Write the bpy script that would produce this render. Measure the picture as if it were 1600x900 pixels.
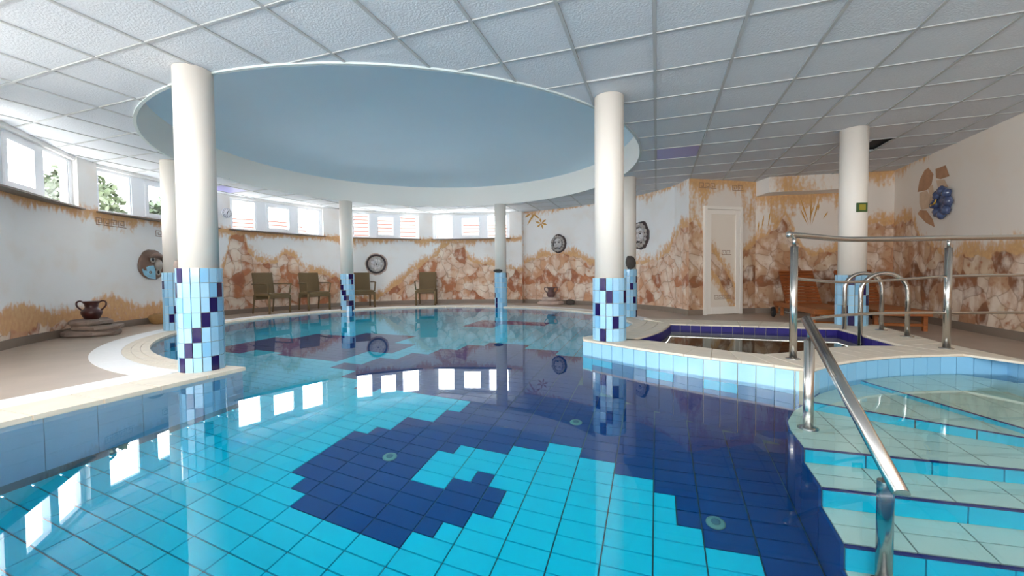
import bpy, bmesh, math, random
import numpy as np
from mathutils import Vector, Matrix
from mathutils.geometry import tessellate_polygon
random.seed(7); rng = np.random.default_rng(7)
scene = bpy.context.scene
for o in list(bpy.data.objects): bpy.data.objects.remove(o)
col = scene.collection
PI = math.pi

# ------------------------------------------------------------------ camera
FPX, CAMZ, PITCH, ROLL = 644.63, 0.80, -0.0322, -0.0093
fwd = Vector((0, math.cos(PITCH), math.sin(PITCH))); rt0 = Vector((1, 0, 0)); up0 = rt0.cross(fwd)
rt = math.cos(ROLL)*rt0 + math.sin(ROLL)*up0; up = -math.sin(ROLL)*rt0 + math.cos(ROLL)*up0
cam_d = bpy.data.cameras.new('camera'); cam = bpy.data.objects.new('camera', cam_d); col.objects.link(cam)
cam_d.sensor_width = 36; cam_d.lens = FPX/1600*36; cam_d.clip_start = 0.02; cam_d.clip_end = 200
m = Matrix.Identity(4)
for r in range(3): m[r][0], m[r][1], m[r][2] = rt[r], up[r], -fwd[r]
m[2][3] = CAMZ
cam.matrix_world = m; scene.camera = cam

# ------------------------------------------------------------------ daylight
world = bpy.data.worlds.new('sky'); scene.world = world; world.use_nodes = True
bg = world.node_tree.nodes['Background']; bg.inputs[0].default_value = (0.92, 0.96, 1.0, 1); bg.inputs[1].default_value = 7.0
def portal(center, normal, w, h):
    l = bpy.data.lights.new('daylight_portal', 'AREA'); l.shape = 'RECTANGLE'; l.size = w; l.size_y = h
    l.cycles.is_portal = True
    o = bpy.data.objects.new('daylight_portal', l); col.objects.link(o); o.location = center
    o.rotation_euler = Vector(normal).to_track_quat('-Z', 'Y').to_euler()
vs = scene.view_settings
vs.view_transform = 'Standard'; vs.look = 'None'; vs.gamma = 1; vs.use_curve_mapping = False; vs.exposure = 1.5
cy = scene.cycles
cy.max_bounces = 14; cy.diffuse_bounces = 7; cy.glossy_bounces = 6; cy.transmission_bounces = 8; cy.transparent_max_bounces = 12
cy.sample_clamp_indirect = 8; cy.caustics_refractive = True; cy.caustics_reflective = True

# ------------------------------------------------------------------ geometry of the place (metres; floor z=0, camera above the origin)
YAW = 0.337
A = Vector((math.sin(YAW), math.cos(YAW))); B = Vector((math.cos(YAW), -math.sin(YAW)))
def P(u, v): return (u*B.x+v*A.x, u*B.y+v*A.y)
def UV(x, y): return (x*B.x+y*B.y, x*A.x+y*A.y)
CE = 2.557; ZW = -0.02; ZB = 0.135; DEP = 1.15
O = (-1.53, 7.0); RP = 3.5; RD = 3.53; RW = 4.85; RW2 = 5.0
def pc(r, deg): return (O[0]+r*math.cos(math.radians(deg)), O[1]+r*math.sin(math.radians(deg)))
def img(p):                       # where a point of the place lies in the 1600x900 picture
    d = Vector(p)-Vector((0, 0, CAMZ)); z = d.dot(fwd)
    if z < 0.05: return None
    return (800+FPX*d.dot(rt)/z, 450-FPX*d.dot(up)/z)
def ray(px, py): return rt*((px-800)/FPX) - up*((py-450)/FPX) + fwd
def on_plane_z(px, py, z): d = ray(px, py); t = (z-CAMZ)/d.z; return (d.x*t, d.y*t)
def on_circle(px, py, r):         # the far hit of a sight line with the round wall: angle, z
    d = ray(px, py); a = d.x*d.x+d.y*d.y; b = -2*(d.x*O[0]+d.y*O[1]); c = O[0]**2+O[1]**2-r*r
    t = (-b+math.sqrt(b*b-4*a*c))/(2*a); return math.degrees(math.atan2(d.y*t-O[1], d.x*t-O[0])), CAMZ+d.z*t
def on_line(px, py, p, q):        # hit with a straight wall p-q: distance along it, z
    d = ray(px, py); ex, ey = q[0]-p[0], q[1]-p[1]; L = math.hypot(ex, ey)
    det = d.x*(-ey)+ex*d.y; t = (p[0]*(-ey)+ex*p[1])/det; x, y = d.x*t, d.y*t
    return ((x-p[0])*ex+(y-p[1])*ey)/L, CAMZ+d.z*t

# ------------------------------------------------------------------ materials
def lin(c): return tuple(((x/255)/12.92 if x/255 <= .04045 else ((x/255+.055)/1.055)**2.4) for x in c)+(1,)
def nmat(name):
    m = bpy.data.materials.new(name); m.use_nodes = True; nt = m.node_tree
    return m, nt, nt.nodes['Principled BSDF']
def N(nt, t, **kw):
    n = nt.nodes.new(t)
    for k, v in kw.items(): setattr(n, k, v)
    return n
def mat(name, c, rough=.5, metal=0, spec=.5, var=0, scale=8, bump=0, bscale=60, coat=0):
    m, nt, b = nmat(name)
    b.inputs['Base Color'].default_value = lin(c); b.inputs['Roughness'].default_value = rough
    b.inputs['Metallic'].default_value = metal; b.inputs['Specular IOR Level'].default_value = spec
    b.inputs['Coat Weight'].default_value = coat
    if var or bump: tc = N(nt, 'ShaderNodeTexCoord')
    if var:
        no = N(nt, 'ShaderNodeTexNoise'); no.inputs['Scale'].default_value = scale; no.inputs['Detail'].default_value = 5
        nt.links.new(tc.outputs['Object'], no.inputs['Vector'])
        mx = N(nt, 'ShaderNodeMix', data_type='RGBA')
        mx.inputs[6].default_value = lin([max(0, x*(1-var)) for x in c]); mx.inputs[7].default_value = lin([min(255, x*(1+var)) for x in c])
        nt.links.new(no.outputs[0], mx.inputs[0]); nt.links.new(mx.outputs[2], b.inputs['Base Color'])
    if bump:
        nb = N(nt, 'ShaderNodeTexNoise'); nb.inputs['Scale'].default_value = bscale; nb.inputs['Detail'].default_value = 4
        nt.links.new(tc.outputs['Object'], nb.inputs['Vector'])
        bm = N(nt, 'ShaderNodeBump'); bm.inputs['Strength'].default_value = bump; bm.inputs['Distance'].default_value = .01
        nt.links.new(nb.outputs[0], bm.inputs['Height']); nt.links.new(bm.outputs[0], b.inputs['Normal'])
    return m
def wood(name, c1, c2, axis):
    m, nt, b = nmat(name); tc = N(nt, 'ShaderNodeTexCoord'); mp = N(nt, 'ShaderNodeMapping')
    mp.inputs['Scale'].default_value = [(2 if a == axis else 30) for a in 'xyz']
    no = N(nt, 'ShaderNodeTexNoise'); no.inputs['Scale'].default_value = 1.5; no.inputs['Detail'].default_value = 6
    nt.links.new(tc.outputs['Object'], mp.inputs[0]); nt.links.new(mp.outputs[0], no.inputs['Vector'])
    r = N(nt, 'ShaderNodeValToRGB'); r.color_ramp.elements[0].position = .3; r.color_ramp.elements[1].position = .7
    r.color_ramp.elements[0].color = lin(c1); r.color_ramp.elements[1].color = lin(c2)
    nt.links.new(no.outputs[0], r.inputs[0]); nt.links.new(r.outputs[0], b.inputs['Base Color']); b.inputs['Roughness'].default_value = .45
    return m
M = dict(
    white=mat('white_plaster', (238, 236, 232), .75, bump=.05, bscale=40),
    shaft=mat('column_paint', (232, 223, 211), .55),
    ctile=mat('ceiling_board', (208, 212, 217), .9, bump=.5, bscale=70, var=.015, scale=60),
    cbar=mat('ceiling_bar', (178, 180, 180), .5),
    plenum=mat('ceiling_void', (70, 70, 72), .9),
    band=mat('dome_band_paint', (234, 230, 222), .7),
    dome=mat('dome_paint', (222, 238, 248), .8, var=.02, scale=.6),
    lip=mat('dome_edge', (196, 206, 204), .6),
    floor=mat('floor_tile', (180, 162, 146), .45, var=.08, scale=3),
    coping=mat('coping_stone', (224, 210, 190), .6, var=.06, scale=9, bump=.12, bscale=50),
    channel=mat('white_channel', (240, 237, 234), .5, var=.02, scale=30),
    grout=mat('grout', (206, 196, 172), .8),
    pgrout=mat('pool_grout', (58, 118, 134), .7),
    cyan=mat('pool_cyan', (0, 216, 246), .25, spec=.12, var=.02, scale=2),
    navy=mat('pool_navy', (0, 74, 142), .25, spec=.12),
    aqua=mat('tile_aqua', (158, 204, 230), .15, coat=.3, var=.03, scale=20),
    aqua2=mat('tile_aqua_deep', (132, 188, 222), .15, coat=.3),
    ink=mat('tile_ink', (30, 18, 80), .15, coat=.3),
    spa=mat('spa_tile', (40, 30, 112), .4, spec=.25),
    spafloor=mat('spa_floor', (48, 62, 52), .4),
    pale=mat('step_tile', (196, 226, 214), .3, var=.03, scale=6),
    nose=mat('step_nosing', (26, 40, 120), .25),
    steel=mat('stainless_steel', (196, 192, 186), .2, metal=1),
    frame=mat('window_frame', (238, 240, 244), .35),
    sill=mat('window_sill', (120, 104, 92), .5),
    base=mat('baseboard', (134, 118, 104), .5, var=.06, scale=6),
    wick=mat('wicker', (112, 90, 58), .7, var=.12, scale=90, bump=.4, bscale=160),
    teak=wood('teak', (126, 66, 20), (172, 98, 36), 'x'),
    teakd=wood('teak_dark', (120, 58, 20), (160, 86, 34), 'x'),
    rubber=mat('rubber', (24, 24, 26), .7),
    pot=mat('pottery', (66, 30, 26), .3, var=.2, scale=12, coat=.3),
    pot2=mat('pottery_grey', (104, 76, 74), .5, var=.2, scale=14),
    rock=mat('grey_rock', (142, 124, 112), .85, var=.2, scale=7, bump=.6, bscale=18),
    rockd=mat('dark_rock', (74, 66, 60), .85, var=.25, scale=14, bump=.6, bscale=30),
    rockp=mat('pink_rock', (190, 168, 156), .85, var=.12, scale=8, bump=.5, bscale=18),
    rocko=mat('ochre_rock', (160, 122, 76), .85, var=.2, scale=12, bump=.6, bscale=20),
    stone=mat('carved_stone', (178, 170, 164), .7, var=.25, scale=18, bump=.4, bscale=50),
    stoned=mat('carved_stone_dark', (74, 62, 62), .7, var=.2, scale=14),
    mask=mat('glazed_brown', (112, 86, 72), .3, var=.35, scale=7, coat=.4),
    maskg=mat('glazed_grey', (168, 158, 148), .3, var=.15, scale=9, coat=.4),
    maskb=mat('glazed_blue', (150, 200, 222), .3, var=.12, scale=12, coat=.4),
    black=mat('black', (18, 16, 18), .5),
    blueg=mat('glazed_navy', (66, 78, 110), .25, var=.3, scale=14, coat=.5),
    gold=mat('glazed_gold', (190, 150, 60), .35),
    sgreen=mat('sign_green', (58, 84, 40), .5), syellow=mat('sign_yellow', (150, 136, 40), .5),
    clock=mat('clock_white', (236, 236, 240), .4), clockr=mat('clock_rim', (196, 198, 204), .35),
    door=mat('door_white', (240, 232, 220), .45), 
    violet=mat('lamp_diffuser', (150, 148, 206), .35),
    leaf=mat('leaf_green', (38, 50, 28), .6, var=.35, scale=4), leaf2=mat('leaf_light', (52, 62, 38), .6, var=.3, scale=4),
    bark=mat('bark', (70, 54, 40), .9), roof=mat('roof_red', (100, 76, 70), .7, var=.15, scale=8), beam=mat('beam_red', (74, 44, 38), .6),
    pale_ground=mat('pale_ground', (232, 228, 220), .9, var=.05, scale=3), hwall=mat('house_wall', (120, 108, 92), .8),  # outside ground colour kept pale as a daylight reflector
    roofb=mat('roof_ridge', (88, 58, 50), .7),
    stonel=mat('carved_stone_pale', (206, 200, 198), .6, var=.2, scale=25),
    sgrout=mat('step_grout', (84, 104, 112), .8),
    inlet=mat('inlet_plastic', (96, 164, 160), .4),
    keyp=mat('mural_brown_line', (150, 116, 92), .8),
)
def water_mat(name, tint):
    m, nt, b = nmat(name); nt.nodes.remove(b)
    g = N(nt, 'ShaderNodeBsdfGlass'); g.inputs['Color'].default_value = tint; g.inputs['Roughness'].default_value = 0; g.inputs['IOR'].default_value = 1.33
    nt.links.new(g.outputs[0], nt.nodes['Material Output'].inputs[0]); return m
M['water'] = water_mat('pool_water', (.97, 1, 1, 1)); M['spawater'] = water_mat('spa_water', (.9, .95, .93, 1))
def pane_mat():
    m, nt, b = nmat('window_glass'); nt.nodes.remove(b)
    t = N(nt, 'ShaderNodeBsdfTransparent'); g = N(nt, 'ShaderNodeBsdfGlossy'); g.inputs['Roughness'].default_value = .02
    lw = N(nt, 'ShaderNodeLayerWeight'); pw_ = N(nt, 'ShaderNodeMath', operation='POWER'); pw_.inputs[1].default_value = 5
    f = N(nt, 'ShaderNodeMath', operation='MULTIPLY_ADD'); f.inputs[1].default_value = .5; f.inputs[2].default_value = .03; x = N(nt, 'ShaderNodeMixShader')
    nt.links.new(lw.outputs['Facing'], pw_.inputs[0]); nt.links.new(pw_.outputs[0], f.inputs[0]); nt.links.new(f.outputs[0], x.inputs[0]); nt.links.new(t.outputs[0], x.inputs[1]); nt.links.new(g.outputs[0], x.inputs[2])
    nt.links.new(x.outputs[0], nt.nodes['Material Output'].inputs[0]); return m
M['pane'] = pane_mat()
def tilewall_mat(name, c1, c2, cg, w, h):
    m, nt, b = nmat(name); uv = N(nt, 'ShaderNodeUVMap'); br = N(nt, 'ShaderNodeTexBrick'); br.offset = 0
    br.inputs['Scale'].default_value = 1; br.inputs['Brick Width'].default_value = w; br.inputs['Row Height'].default_value = h
    br.inputs['Mortar Size'].default_value = .004; br.inputs['Mortar Smooth'].default_value = .1
    br.inputs[1].default_value = lin(c1); br.inputs[2].default_value = lin(c2); br.inputs[3].default_value = lin(cg)
    nt.links.new(uv.outputs[0], br.inputs[0]); nt.links.new(br.outputs[0], b.inputs['Base Color']); b.inputs['Roughness'].default_value = .25
    return m
M['ringwall'] = tilewall_mat('pool_wall_tiles', (0, 158, 206), (8, 168, 214), (120, 165, 170), .125, .25)

def mural_mat(name, ground, brown):
    """painted wall: stones where the 'stone' attribute is above 0, ochre grass round their tops and where 'ochre' asks for it"""
    m, nt, b = nmat(name); L = nt.links.new
    uv = N(nt, 'ShaderNodeUVMap')
    def noise(scale, sx=1, sy=1, detail=4):
        mp = N(nt, 'ShaderNodeMapping'); mp.inputs['Scale'].default_value = (sx, sy, 1); L(uv.outputs[0], mp.inputs[0])
        n = N(nt, 'ShaderNodeTexNoise'); n.inputs['Scale'].default_value = scale; n.inputs['Detail'].default_value = detail; L(mp.outputs[0], n.inputs['Vector']); return n
    def math_(op, a, bb, clamp=False):
        n = N(nt, 'ShaderNodeMath', operation=op, use_clamp=clamp)
        for i, x in enumerate((a, bb)):
            if x is None: continue
            if isinstance(x, (int, float)): n.inputs[i].default_value = x
            else: L(x, n.inputs[i])
        return n.outputs[0]
    def step(x, lo, hi):
        n = N(nt, 'ShaderNodeMapRange', interpolation_type='SMOOTHSTEP'); L(x, n.inputs[0]); n.inputs[1].default_value = lo; n.inputs[2].default_value = hi; return n.outputs[0]
    def mix(f, a, bb, blend='MIX'):
        n = N(nt, 'ShaderNodeMix', data_type='RGBA', blend_type=blend)
        if isinstance(f, float): n.inputs[0].default_value = f
        else: L(f, n.inputs[0])
        for i, x in ((6, a), (7, bb)):
            if isinstance(x, tuple): n.inputs[i].default_value = x
            else: L(x, n.inputs[i])
        return n.outputs[2]
    st = N(nt, 'ShaderNodeAttribute'); st.attribute_name = 'stone'; oc = N(nt, 'ShaderNodeAttribute'); oc.attribute_name = 'ochre'
    # stones
    wn = noise(2.2, detail=2); va = N(nt, 'ShaderNodeVectorMath', operation='MULTIPLY_ADD'); L(wn.outputs[1], va.inputs[0]); va.inputs[1].default_value = (.42, .42, 0); L(uv.outputs[0], va.inputs[2])
    v1 = N(nt, 'ShaderNodeTexVoronoi', voronoi_dimensions='2D'); v1.inputs['Scale'].default_value = 3.9; L(va.outputs[0], v1.inputs['Vector'])
    v2 = N(nt, 'ShaderNodeTexVoronoi', voronoi_dimensions='2D', feature='DISTANCE_TO_EDGE'); v2.inputs['Scale'].default_value = 3.9; L(va.outputs[0], v2.inputs['Vector'])
    sep = N(nt, 'ShaderNodeSeparateColor'); L(v1.outputs['Color'], sep.inputs[0])
    ramp = N(nt, 'ShaderNodeValToRGB'); cr = ramp.color_ramp; cr.interpolation = 'CONSTANT'
    if brown: cs = [(208, 176, 148), (186, 140, 104), (222, 200, 176), (150, 98, 64), (198, 160, 126), (214, 190, 160), (128, 84, 56), (204, 168, 134)]
    else: cs = [(226, 200, 178), (212, 162, 126), (230, 212, 194), (188, 120, 82), (222, 190, 164), (232, 208, 186), (166, 102, 72), (218, 180, 150)]
    while len(cr.elements) < len(cs): cr.elements.new(0)
    for i, c in enumerate(cs): cr.elements[i].position = i/len(cs); cr.elements[i].color = lin(c)
    L(sep.outputs[0], ramp.inputs[0])
    n3 = noise(9, 1, 1, 6); n4 = noise(3.2, 1.6, 1, 5)
    edge_ = step(v1.outputs['Distance'], .16, .62)
    c0 = mix(math_('MULTIPLY', edge_, .35), ramp.outputs[0], lin((186, 122, 84)) if not brown else lin((160, 104, 66)))
    c = mix(step(n3.outputs[0], .52, .72), c0, lin((168, 104, 66)) if brown else lin((198, 134, 96)))
    c = mix(math_('MULTIPLY', step(n4.outputs[0], .46, .66), .8), c, lin((236, 220, 202)))
    crack = step(v2.outputs['Distance'], .008, .05); inv = math_('SUBTRACT', 1, crack)
    c = mix(math_('MULTIPLY', inv, .55), c, lin((150, 112, 84)))
    # ground + ochre
    s1 = noise(1.0, 13, 1.6, 6); s2 = noise(2.4, 1, 1, 4); s3 = noise(17, 1.3, .7, 6)
    streak = math_('ADD', math_('MULTIPLY', s1.outputs[0], .45), math_('MULTIPLY', s3.outputs[0], .55))
    low = math_('MULTIPLY', math_('SUBTRACT', 1, math_('ABSOLUTE', math_('MULTIPLY', st.outputs['Fac'], 2.1), None)), .60)
    dens = math_('ADD', math_('MAXIMUM', low, oc.outputs['Fac']), math_('MULTIPLY', math_('SUBTRACT', s2.outputs[0], .5), .5))
    om = step(math_('ADD', streak, dens), .80, 1.06)
    oramp = mix(s3.outputs[0], lin((176, 112, 52)) if brown else lin((190, 114, 52)), lin((230, 186, 122)))
    g = mix(math_('MULTIPLY', step(s2.outputs[0], .45, .75), .25), lin(ground), lin((226, 204, 180)))
    g = mix(math_('MULTIPLY', om, .9), g, oramp)
    n1 = noise(4.5, 1, 1, 4)
    e = math_('ADD', st.outputs['Fac'], math_('MULTIPLY', math_('SUBTRACT', n1.outputs[0], .5), .34))
    L(mix(step(e, -.01, .03), g, c), b.inputs['Base Color']); b.inputs['Roughness'].default_value = .8
    return m
M['mural'] = mural_mat('mural_light', (236, 233, 230), False)
M['muralb'] = mural_mat('mural_brown', (226, 216, 204), True)

# ------------------------------------------------------------------ builders
def link(o, parent=None):
    col.objects.link(o)
    if parent is not None: o.parent = parent
    return o
def tag(o, label=None, cat=None, group=None, kind=None):
    for k, v in (('label', label), ('category', cat), ('group', group), ('kind', kind)):
        if v: o[k] = v
    return o
def empty(name, loc=(0, 0, 0), rz=0):
    o = bpy.data.objects.new(name, None); o.location = loc; o.rotation_euler = (0, 0, rz); o.empty_display_size = .1; return link(o)
class MB:
    def __init__(s): s.v = []; s.f = []; s.uv = {}; s.sm = set()
    def add(s, vs, fs, smooth=False):
        k = len(s.v); s.v += [tuple(x) for x in vs]
        for f in fs:
            if smooth: s.sm.add(len(s.f))
            s.f.append(tuple(k+i for i in f))
        return s
    def box(s, x0, x1, y0, y1, z0, z1, mtx=None):
        vs = [Vector((x, y, z)) for z in (z0, z1) for y in (y0, y1) for x in (x0, x1)]
        if mtx: vs = [mtx @ v for v in vs]
        return s.add(vs, [(0, 2, 3, 1), (4, 5, 7, 6), (0, 1, 5, 4), (2, 6, 7, 3), (0, 4, 6, 2), (1, 3, 7, 5)])
    def prism(s, poly, z0, z1, top=True, bottom=True):
        n = len(poly); k = len(s.v)
        s.v += [(x, y, z0) for x, y in poly]+[(x, y, z1) for x, y in poly]
        for i in range(n): j = (i+1) % n; s.f.append((k+i, k+j, k+n+j, k+n+i))
        if bottom: s.f.append(tuple(k+i for i in reversed(range(n))))
        if top: s.f.append(tuple(k+n+i for i in range(n)))
        return s
    def tube(s, pts, r, n=12, caps=True, flat=1.0):
        pts = [Vector(p) for p in pts]; rr = r if isinstance(r, (list, tuple)) else [r]*len(pts); rings = []; k = len(s.v)
        ref = None
        for i, p in enumerate(pts):
            d = (pts[min(i+1, len(pts)-1)]-pts[max(i-1, 0)]).normalized()
            if ref is None: ref = Vector((0, 0, 1)) if abs(d.z) < .9 else Vector((1, 0, 0))
            x = (ref-d*ref.dot(d)).normalized(); y = d.cross(x); ref = x
            for a in range(n):
                t = 2*PI*a/n; s.v.append(tuple(p+rr[i]*(x*math.cos(t)*flat+y*math.sin(t))))
        for i in range(len(pts)-1):
            for a in range(n):
                b = (a+1) % n; s.sm.add(len(s.f)); s.f.append((k+i*n+a, k+i*n+b, k+(i+1)*n+b, k+(i+1)*n+a))
        if caps:
            s.f.append(tuple(k+a for a in reversed(range(n)))); s.f.append(tuple(k+(len(pts)-1)*n+a for a in range(n)))
        return s
    def lathe(s, prof, n=24, mtx=None):
        k = len(s.v); m_ = len(prof)
        for r, z in prof:
            for a in range(n):
                p = Vector((r*math.cos(2*PI*a/n), r*math.sin(2*PI*a/n), z)); s.v.append(tuple(mtx @ p if mtx else p))
        for i in range(m_-1):
            for a in range(n):
                b = (a+1) % n; s.sm.add(len(s.f)); s.f.append((k+i*n+a, k+i*n+b, k+(i+1)*n+b, k+(i+1)*n+a))
        s.f.append(tuple(k+a for a in reversed(range(n)))); s.f.append(tuple(k+(m_-1)*n+a for a in range(n)))
        return s
    def blob(s, c, rad, n=10, rough=0, seed=0, mtx=None):
        R_ = random.Random(seed); k = len(s.v); rows = n//2+1
        for i in range(rows+1):
            th = PI*i/rows
            for a in range(n):
                ph = 2*PI*a/n; q = 1+(R_.random()-.5)*rough*(0 if i in (0, rows) else 1)
                p = Vector((c[0]+rad[0]*q*math.sin(th)*math.cos(ph), c[1]+rad[1]*q*math.sin(th)*math.sin(ph), c[2]+rad[2]*q*math.cos(th)))
                s.v.append(tuple(mtx @ p if mtx else p))
        for i in range(rows):
            for a in range(n):
                b = (a+1) % n; s.sm.add(len(s.f)); s.f.append((k+i*n+a, k+(i+1)*n+a, k+(i+1)*n+b, k+i*n+b))
        return s
    def mesh(s, name, mats):
        me = bpy.data.meshes.new(name); me.from_pydata(s.v, [], s.f)
        for q in (mats if isinstance(mats, (list, tuple)) else [mats]): me.materials.append(M[q])
        for i in s.sm: me.polygons[i].use_smooth = True
        me.validate(); me.update(); return me
    def build(s, name, mats, parent=None, bevel=0):
        o = bpy.data.objects.new(name, s.mesh(name, mats)); link(o, parent)
        if bevel:
            b = o.modifiers.new('bevel', 'BEVEL'); b.width = bevel; b.segments = 2; b.limit_method = 'ANGLE'
        return o
def inst(name, me, loc, rz=0, parent=None, rot=None):
    o = bpy.data.objects.new(name, me); o.location = loc; o.rotation_euler = rot or (0, 0, rz); return link(o, parent)
def fill(outer, holes, z):
    loops = [[Vector((x, y, 0)) for x, y in l] for l in [outer]+holes]; flat = [p for l in loops for p in l]
    fs = []
    for t in tessellate_polygon(loops):
        a, b, c = (flat[i] for i in t)
        fs.append(tuple(t) if (b-a).cross(c-a).z > 0 else tuple(reversed(t)))
    return [(p.x, p.y, z) for p in flat], fs
def arc(r, a0, a1, step=2.0):
    n = max(1, int(abs(a1-a0)/step)); return [pc(r, a0+(a1-a0)*i/n) for i in range(n+1)]
def inside(p, poly):
    x, y = p; c = False; n = len(poly)
    for i in range(n):
        x1, y1 = poly[i]; x2, y2 = poly[i-1]
        if (y1 > y) != (y2 > y) and x < (x2-x1)*(y-y1)/(y2-y1)+x1: c = not c
    return c
def offset_line(pts, d):          # shift a polyline sideways (to its left for d>0)
    out = []
    for i, p in enumerate(pts):
        a = Vector(pts[max(i-1, 0)]); b = Vector(pts[min(i+1, len(pts)-1)]); t = (b-a).normalized()
        out.append((p[0]-t.y*d, p[1]+t.x*d))
    return out
def walk(pts, step):              # points at equal steps along a polyline
    P_ = [Vector(p) for p in pts]; out = []; acc = 0; total = sum((P_[i+1]-P_[i]).length for i in range(len(P_)-1)); n = max(1, round(total/step)); st = total/n
    i = 0; rem = 0
    for k in range(n+1):
        d = k*st; acc = 0
        for i in range(len(P_)-1):
            L = (P_[i+1]-P_[i]).length
            if d <= acc+L+1e-9 or i == len(P_)-2: q = P_[i]+(P_[i+1]-P_[i])*((d-acc)/L); out.append((q.x, q.y)); break
            acc += L
    return out

# ================================================================== outlines
TIP = 256.0; BLK0 = -51.3; BLK1 = -17.0
front = [(0.725, 4.187), (1.135, 3.66), (1.525, 3.265), (1.855, 2.985), (1.96, 2.845)]
corner = [(2.00, 2.80), (2.045, 2.80)]
side = [(2.15, 2.885), (2.33, 2.985), (2.63, 3.12), (3.02, 3.235), (3.45, 3.285), (3.9, 3.22), P(2.6, 3.85)]
LE = -3.43; NEAR = 0.35; RE = 2.6
v_tip = UV(*O)[1]-math.sqrt(RP**2-(LE-UV(*O)[0])**2)
pool = [P(LE, NEAR), P(LE, v_tip)] + arc(RP, TIP-.6, -49.6, 2) + front + corner + side + [P(RE, NEAR)]
spa_in = arc(3.94, -45.7, -22.6, 2) + [(3.83, 4.83), (3.49, 3.66), (3.10, 3.685), (2.83, 3.63), (2.31, 3.42), (2.05, 3.35), (1.85, 3.50), (1.39, 4.06)]
block = arc(RP, -49.6, BLK1, 2)+[pc(3.72, -14.5), (2.30, 6.02), (4.55, 5.14), (4.12, 4.2), (3.98, 3.80), P(2.6, 4.3)]+list(reversed(front+corner+side)) 
RL, RR, RB = -5.6, 3.78, -2.6          # room limits in the pool's own axes
duv = RL-UV(*O)[0]
wl_start = P(RL, UV(*O)[1]-math.sqrt(RW**2-duv**2)); a_start = math.degrees(math.atan2(wl_start[1]-O[1], wl_start[0]-O[0])) % 360
A_PIL = 68.0; A_END = 15.6
c_end = pc(RW2, A_END); jog = (3.32, 7.75); dcorn = (4.77, 8.09); bm0 = (4.78, 7.69); rc = (6.73, 7.29); bfl = (6.22, 7.395); nich = (6.30, 7.78)
r_near = P(UV(*rc)[0]-.28, RB)
room = [P(RL, RB), wl_start]+arc(RW, a_start, A_PIL, 2)+arc(RW2, A_PIL, A_END, 2)+[jog, dcorn, nich, bfl, rc, r_near]

# ================================================================== floor
fl_outer = [P(RL-.2, RB-.2)]+[P(RL-.2, 1.4)]+arc(5.2, a_start, 10, 3)+[(3.6, 8.4), (7.1, 8.3), (7.1, 7.2), P(RR+.1, RB-.2)]
v, f = fill(fl_outer, [pool, spa_in], 0.0)
floor = tag(MB().add(v, f).build('floor', 'floor'), 'beige brown tiled floor around the swimming pool', 'floor', kind='structure')

# coping rings around the round part: beige rows and the white channel
def ring_piece(name, mt, r0, r1, a0, a1, z0, z1, parent):
    n = 4; pol = [pc(r0, a0+(a1-a0)*i/n) for i in range(n+1)]+[pc(r1, a1-(a1-a0)*i/n) for i in range(n+1)]
    if a1 < a0: pol.reverse()
    return MB().prism(list(reversed(pol)), z0, z1).build(name, mt, parent)
cop = empty('pool_coping', (*O, 0)); tag(cop, 'beige stone coping with white channel around the pool edge', 'coping', kind='structure'); cop.location = (0, 0, 0)
for (r0, r1, mt, h, dl) in ((3.488, 3.565, 'coping', .008, .25), (3.570, 3.643, 'coping', .007, .25), (3.648, 3.72, 'coping', .006, .25), (3.724, 3.97, 'channel', .0045, .35)):
    a = TIP-3.2 if r0 < 3.7 else TIP-6.5; da = math.degrees(dl/r0)
    while a > -14.5:
        ring_piece('coping_tile' if mt == 'coping' else 'channel_tile', mt, r0, r1, a-.07, max(a-da+.07, -15), -.03, h, cop); a -= da
# coping along the straight left edge
vv = v_tip+.02
for (u0, u1, mt, h, dl) in ((-3.418, -3.56, 'coping', .009, .33), (-3.566, -3.70, 'coping', .0075, .33), (-3.706, -3.80, 'coping', .0065, .33), (-3.805, -4.08, 'channel', .0055, .5)):
    a = vv if mt == 'coping' else vv-.35
    a -= {0: 0}.get(0)
    while a > NEAR-1.0:
        b = a-dl
        MB().prism([P(u1, b+.004), P(u0, b+.004), P(u0, a-.004), P(u1, a-.004)], -.03, h).build('coping_tile' if mt == 'coping' else 'channel_tile', mt, cop); a = b
# near edge of the pool, below the camera
for k in range(24):
    u0 = LE+.252*k
    if u0 > RE: break
    MB().prism([P(u0+.002, NEAR-.24), P(u0+.25, NEAR-.24), P(u0+.25, NEAR+.012), P(u0+.002, NEAR+.012)], -.03, .02).build('coping_tile', 'coping', cop)

# ================================================================== pool basin
basin = empty('pool_basin'); tag(basin, 'round tiled pool basin with a cyan floor and navy swirl', 'pool', kind='structure')
v, f = fill(pool, [], -DEP-.02); MB().add(v, f).build('floor_bed', 'pgrout', basin)
UU, VV, U0, V0 = .2487, .1205, -.0135, 2.39
darkp = [(-9, 2), (-8.5, 2), (-8.5, 3), (-8, 3), (-8, 5), (-7, 5), (-7, 7), (-6.5, 7), (-6.5, 9), (-6, 9), (-6, 11), (-5.5, 11), (-5.5, 13), (-5, 13), (-5, 15), (-4, 15), (-4, 18), (-3, 18), (-3, 21), (-2, 21), (-2, 30), (5, 30), (5, -9), (3, -9), (3, -3), (2, -3), (2, -1), (1, -1), (1, 0), (.5, 0), (.5, 2), (0, 2), (0, 3), (-1, 3), (-1, 4), (-2, 4), (-2, 5), (-3, 5), (-3, 4), (-4, 4), (-4, 3), (-5.5, 3), (-5.5, 2), (-6, 2), (-6, -1), (-5, -1), (-5, 0), (-4.5, 0), (-4.5, 1), (-4, 1), (-4, 0), (-3.5, 0), (-3.5, -2), (-4, -2), (-4, -3), (-4.5, -3), (-4.5, -4), (-5, -4), (-5, -5), (-8, -5), (-8, -4), (-8.5, -4), (-8.5, -3), (-9, -3)]
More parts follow.
